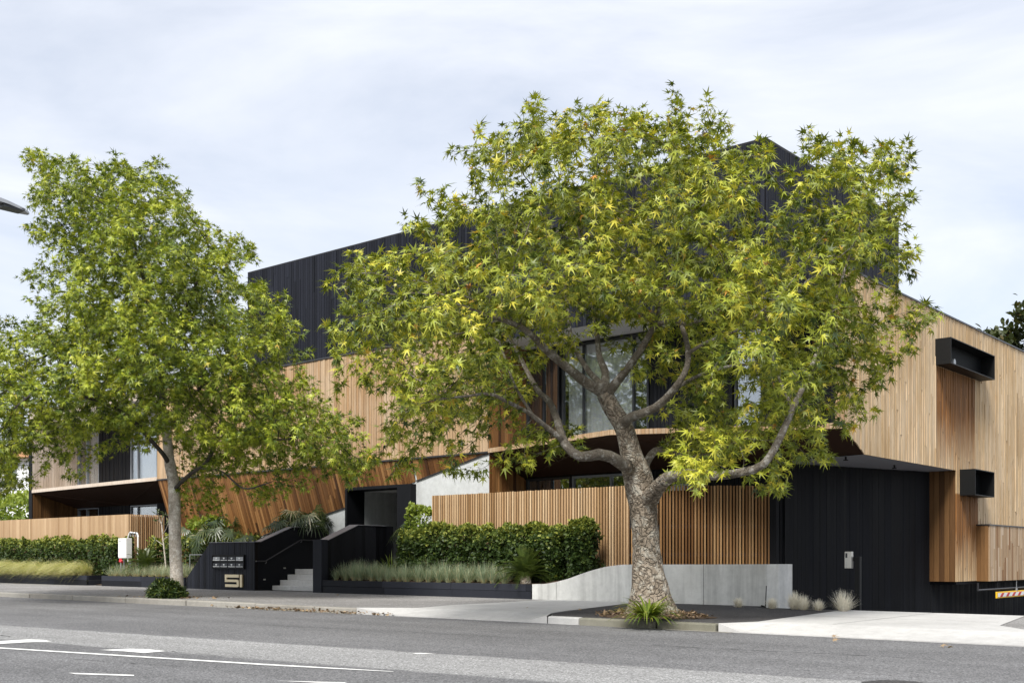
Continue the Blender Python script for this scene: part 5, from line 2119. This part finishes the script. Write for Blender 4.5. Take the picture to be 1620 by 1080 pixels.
# ---- tree beyond the roof at the right
def far_tree(label, c, rad3, trunk_base, n, seed, size, mat, name='tree'):
    r = np.random.default_rng(seed)
    root = thing(name, label, 'tree', trunk_base)
    m = MB()
    b = Vector(trunk_base)
    top = Vector(c)
    m.tube([b, b.lerp(top, .5) + Vector((.2, 0, 0)), top], [.35, .25, .12], 10)
    for i in range(14):
        o = Vector(r.normal(0, 1, 3)).normalized()
        e = top + Vector((o.x * rad3[0], o.y * rad3[1], o.z * rad3[2])) * .85
        m.tube([b.lerp(top, r.uniform(.5, .9)), top.lerp(e, .5) + Vector((0, 0, .3)), e], [.10, .06, .02], 6)
    m.build('trunk', BARK_T, root)
    k = 70
    C = unit(r.normal(0, 1, (k, 3))) * (r.uniform(.45, 1, (k, 1)) ** .5) * np.array(rad3) + np.array(c)
    P = C[r.integers(0, k, n)] + r.normal(0, .30, (n, 3))
    out = unit(P - np.array(c))
    leaves('crown', P, out + r.normal(0, .7, (n, 3)), out * .6 + np.array([0, 0, .8]) + r.normal(0, .4, (n, 3)), size * r.uniform(.6, 1.3, n), np.clip(r.normal(.45, .22, n), 0, 1), oval_leaf(.3), mat, root)
    return root


q = at_d(1640, 580, 52)
far_tree('dark brownish green tree top behind the right roof edge', tuple(q), (2.6, 2.6, 2.6), (q.x, q.y, -.2), 16000, 501, .34, LEAF_D)

# ---- leaf litter
r = np.random.default_rng(9)
n = 320
x = r.uniform(-21.4, -15.9, n)
x = np.where(r.random(n) < .6, r.normal(-19.0, 1.3, n), x)
x = np.clip(x, -22, -15.9)
P = np.stack([x, 14.99 - np.abs(r.normal(0, .085, n)), -.105 + r.uniform(0, .03, n)], 1)
d = r.normal(0, 1, (n, 3)) * np.array([1, 1, .3])
o = leaves('fallen_leaves', P, d, np.array([0, 0, 1.0]) + r.normal(0, .5, (n, 3)), .07 * r.uniform(.5, 1.3, n), r.random(n), oval_leaf(.32), LITTER)
tag(o, 'dry brown leaves gathered along the gutter below the left kerb', 'leaf litter', kind='stuff')
n = 800
th, rr2 = r.uniform(0, 6.28, n), .95 * np.sqrt(r.random(n))
tbx, tby = at_d(1031, 974, D1).x, at_d(1031, 974, D1).y
P = np.stack([tbx + rr2 * np.cos(th) * 1.15, np.maximum(15.2, tby + rr2 * np.sin(th) * .75), .02 + .14 * np.maximum(0, 1 - rr2 / .95) + r.uniform(0, .03, n)], 1)
o = leaves('bark_litter', P, r.normal(0, 1, (n, 3)) * np.array([1, 1, .35]), np.array([0, 0, 1.0]) + r.normal(0, .5, (n, 3)), .065 * r.uniform(.5, 1.5, n), r.random(n) * .8, oval_leaf(.22), LITTER)
tag(o, 'brown bark and leaf litter ringed round the rough plane trunk', 'leaf litter', kind='stuff')
m = MB()
for i in range(12):
    for k in range(24):
        def mp(i, k):
            f, a = i / 12, k / 24 * 2 * math.pi
            rad__ = f * (.98 + .12 * math.sin(a * 3))
            return (tbx + rad__ * math.cos(a) * 1.1, max(15.19, tby + rad__ * math.sin(a) * .75), .012 + .13 * (1 - f) ** 1.2 + .015 * noise.noise(Vector((i, k, 0)) * .7))
        m.face([mp(i, k), mp(i + 1, k), mp(i + 1, k + 1), mp(i, k + 1)])
tag(m.build('tree_pit_soil', SOILM, smooth=True), kind='structure')
n = 160
P = np.stack([r.normal(-25.0, .75, n), np.clip(r.normal(15.9, .3, n), 15.2, 17), np.full(n, .012) + r.uniform(0, .02, n)], 1)
o = leaves('fallen_leaves', P, r.normal(0, 1, (n, 3)) * np.array([1, 1, .2]), np.array([0, 0, 1.0]) + r.normal(0, .3, (n, 3)), .09 * r.uniform(.5, 1.3, n), r.random(n), oval_leaf(.3), LITTER)
tag(o, 'brown leaves scattered on the footpath around the slender trunk', 'leaf litter', kind='stuff')
for i, (px, py, z, lab) in enumerate([(1315, 1006.5, -.09, 'yellow brown leaf on the pale apron near the kerb line'), (1318, 1015.5, -.11, 'pale curled leaf on the road just below the apron'),
                                      (1488, 1021.5, -.11, 'large torn tan leaf on the road at the right'), (834, 961, .015, 'brown leaf on the pale concrete crossing'), (915, 963.5, .015, 'tan leaf on the dark verge near its left corner'), (535, 942, .01, 'orange leaf on the footpath in front of the steps planter'), (471, 964, -.1, 'small pale leaf on the road near the gutter litter')]):
    q = at_z(px, py, z)
    k = 2 if i == 2 else 1
    P = np.array([[q.x + j * .12, q.y, z + .015] for j in range(k)])
    o = leaves('fallen_leaf', P, r.normal(0, 1, (k, 3)) * np.array([1, .6, .25]), np.array([[0, -.5, 1.0]] * k), np.full(k, .12 if i < 3 else .09), np.full(k, .7 + .04 * i), plane_leaf(), LITTER)
    tag(o, lab, 'leaf')

# ================================================================== CAMERA, LIGHT, SKY
cam = bpy.data.cameras.new('camera')
co = bpy.data.objects.new('camera', cam)
COL.objects.link(co)
co.location = (0, 0, CAMZ)
co.rotation_euler = (R(90), 0, YAW)
cam.sensor_fit = 'HORIZONTAL'
cam.sensor_width = 36.0
cam.lens = 36.0 * F / 1620.0
cam.shift_x = 0.0
cam.shift_y = (HY - 540.0) / 1620.0
cam.clip_start = .1
cam.clip_end = 3000
scene.camera = co

SUN_EL, SUN_AZ = R(50), R(163)     # azimuth measured from +Y clockwise (towards +X)
sun = bpy.data.lights.new('sun', 'SUN')
sun.energy = 3.5
sun.angle = R(18)
sun.color = (1.0, .96, .89)
so = bpy.data.objects.new('sun', sun)
COL.objects.link(so)
dv = Vector((math.sin(SUN_AZ) * math.cos(SUN_EL), math.cos(SUN_AZ) * math.cos(SUN_EL), math.sin(SUN_EL)))
so.rotation_euler = dv.to_track_quat('Z', 'Y').to_euler()

w = bpy.data.worlds.new('World')
scene.world = w
w.use_nodes = True
t = w.node_tree
t.nodes.clear()
out = t.nodes.new('ShaderNodeOutputWorld')
bg = t.nodes.new('ShaderNodeBackground')
sky = t.nodes.new('ShaderNodeTexSky')
sky.sky_type = 'NISHITA'
sky.sun_disc = False
sky.sun_elevation = SUN_EL
sky.sun_rotation = SUN_AZ
sky.air_density = 1.0
sky.dust_density = 1.5
bg.inputs[1].default_value = .1
tc = t.nodes.new('ShaderNodeTexCoord')
mp_ = t.nodes.new('ShaderNodeMapping')
mp_.inputs['Scale'].default_value = (1.0, 1.0, 3.4)
mp_.inputs['Rotation'].default_value = (0, R(8), R(20))
n1 = t.nodes.new('ShaderNodeTexNoise')
n1.inputs['Scale'].default_value = 2.1
n1.inputs['Detail'].default_value = 7
n1.inputs['Roughness'].default_value = .55
n1.inputs['Distortion'].default_value = .6
rp = t.nodes.new('ShaderNodeValToRGB')
rp.color_ramp.elements[0].position = .30
rp.color_ramp.elements[0].color = (.50, .50, .50, 1)
rp.color_ramp.elements[1].position = .66
rp.color_ramp.elements[1].color = (.97, .97, .97, 1)
mx = t.nodes.new('ShaderNodeMix')
mx.data_type = 'RGBA'
mx.inputs[7].default_value = (6.6, 6.8, 7.3, 1)
L = t.links.new
L(tc.outputs['Generated'], mp_.inputs['Vector'])
L(mp_.outputs[0], n1.inputs['Vector'])
L(n1.outputs[0], rp.inputs[0])
L(rp.outputs[0], mx.inputs[0])
L(sky.outputs[0], mx.inputs[6])
L(mx.outputs[2], bg.inputs[0])
L(bg.outputs[0], out.inputs[0])

scene.view_settings.view_transform = 'Standard'
scene.view_settings.look = 'None'
scene.view_settings.exposure = 0.68
scene.view_settings.gamma = 1.0
scene.cycles.max_bounces = 8
scene.cycles.transparent_max_bounces = 12
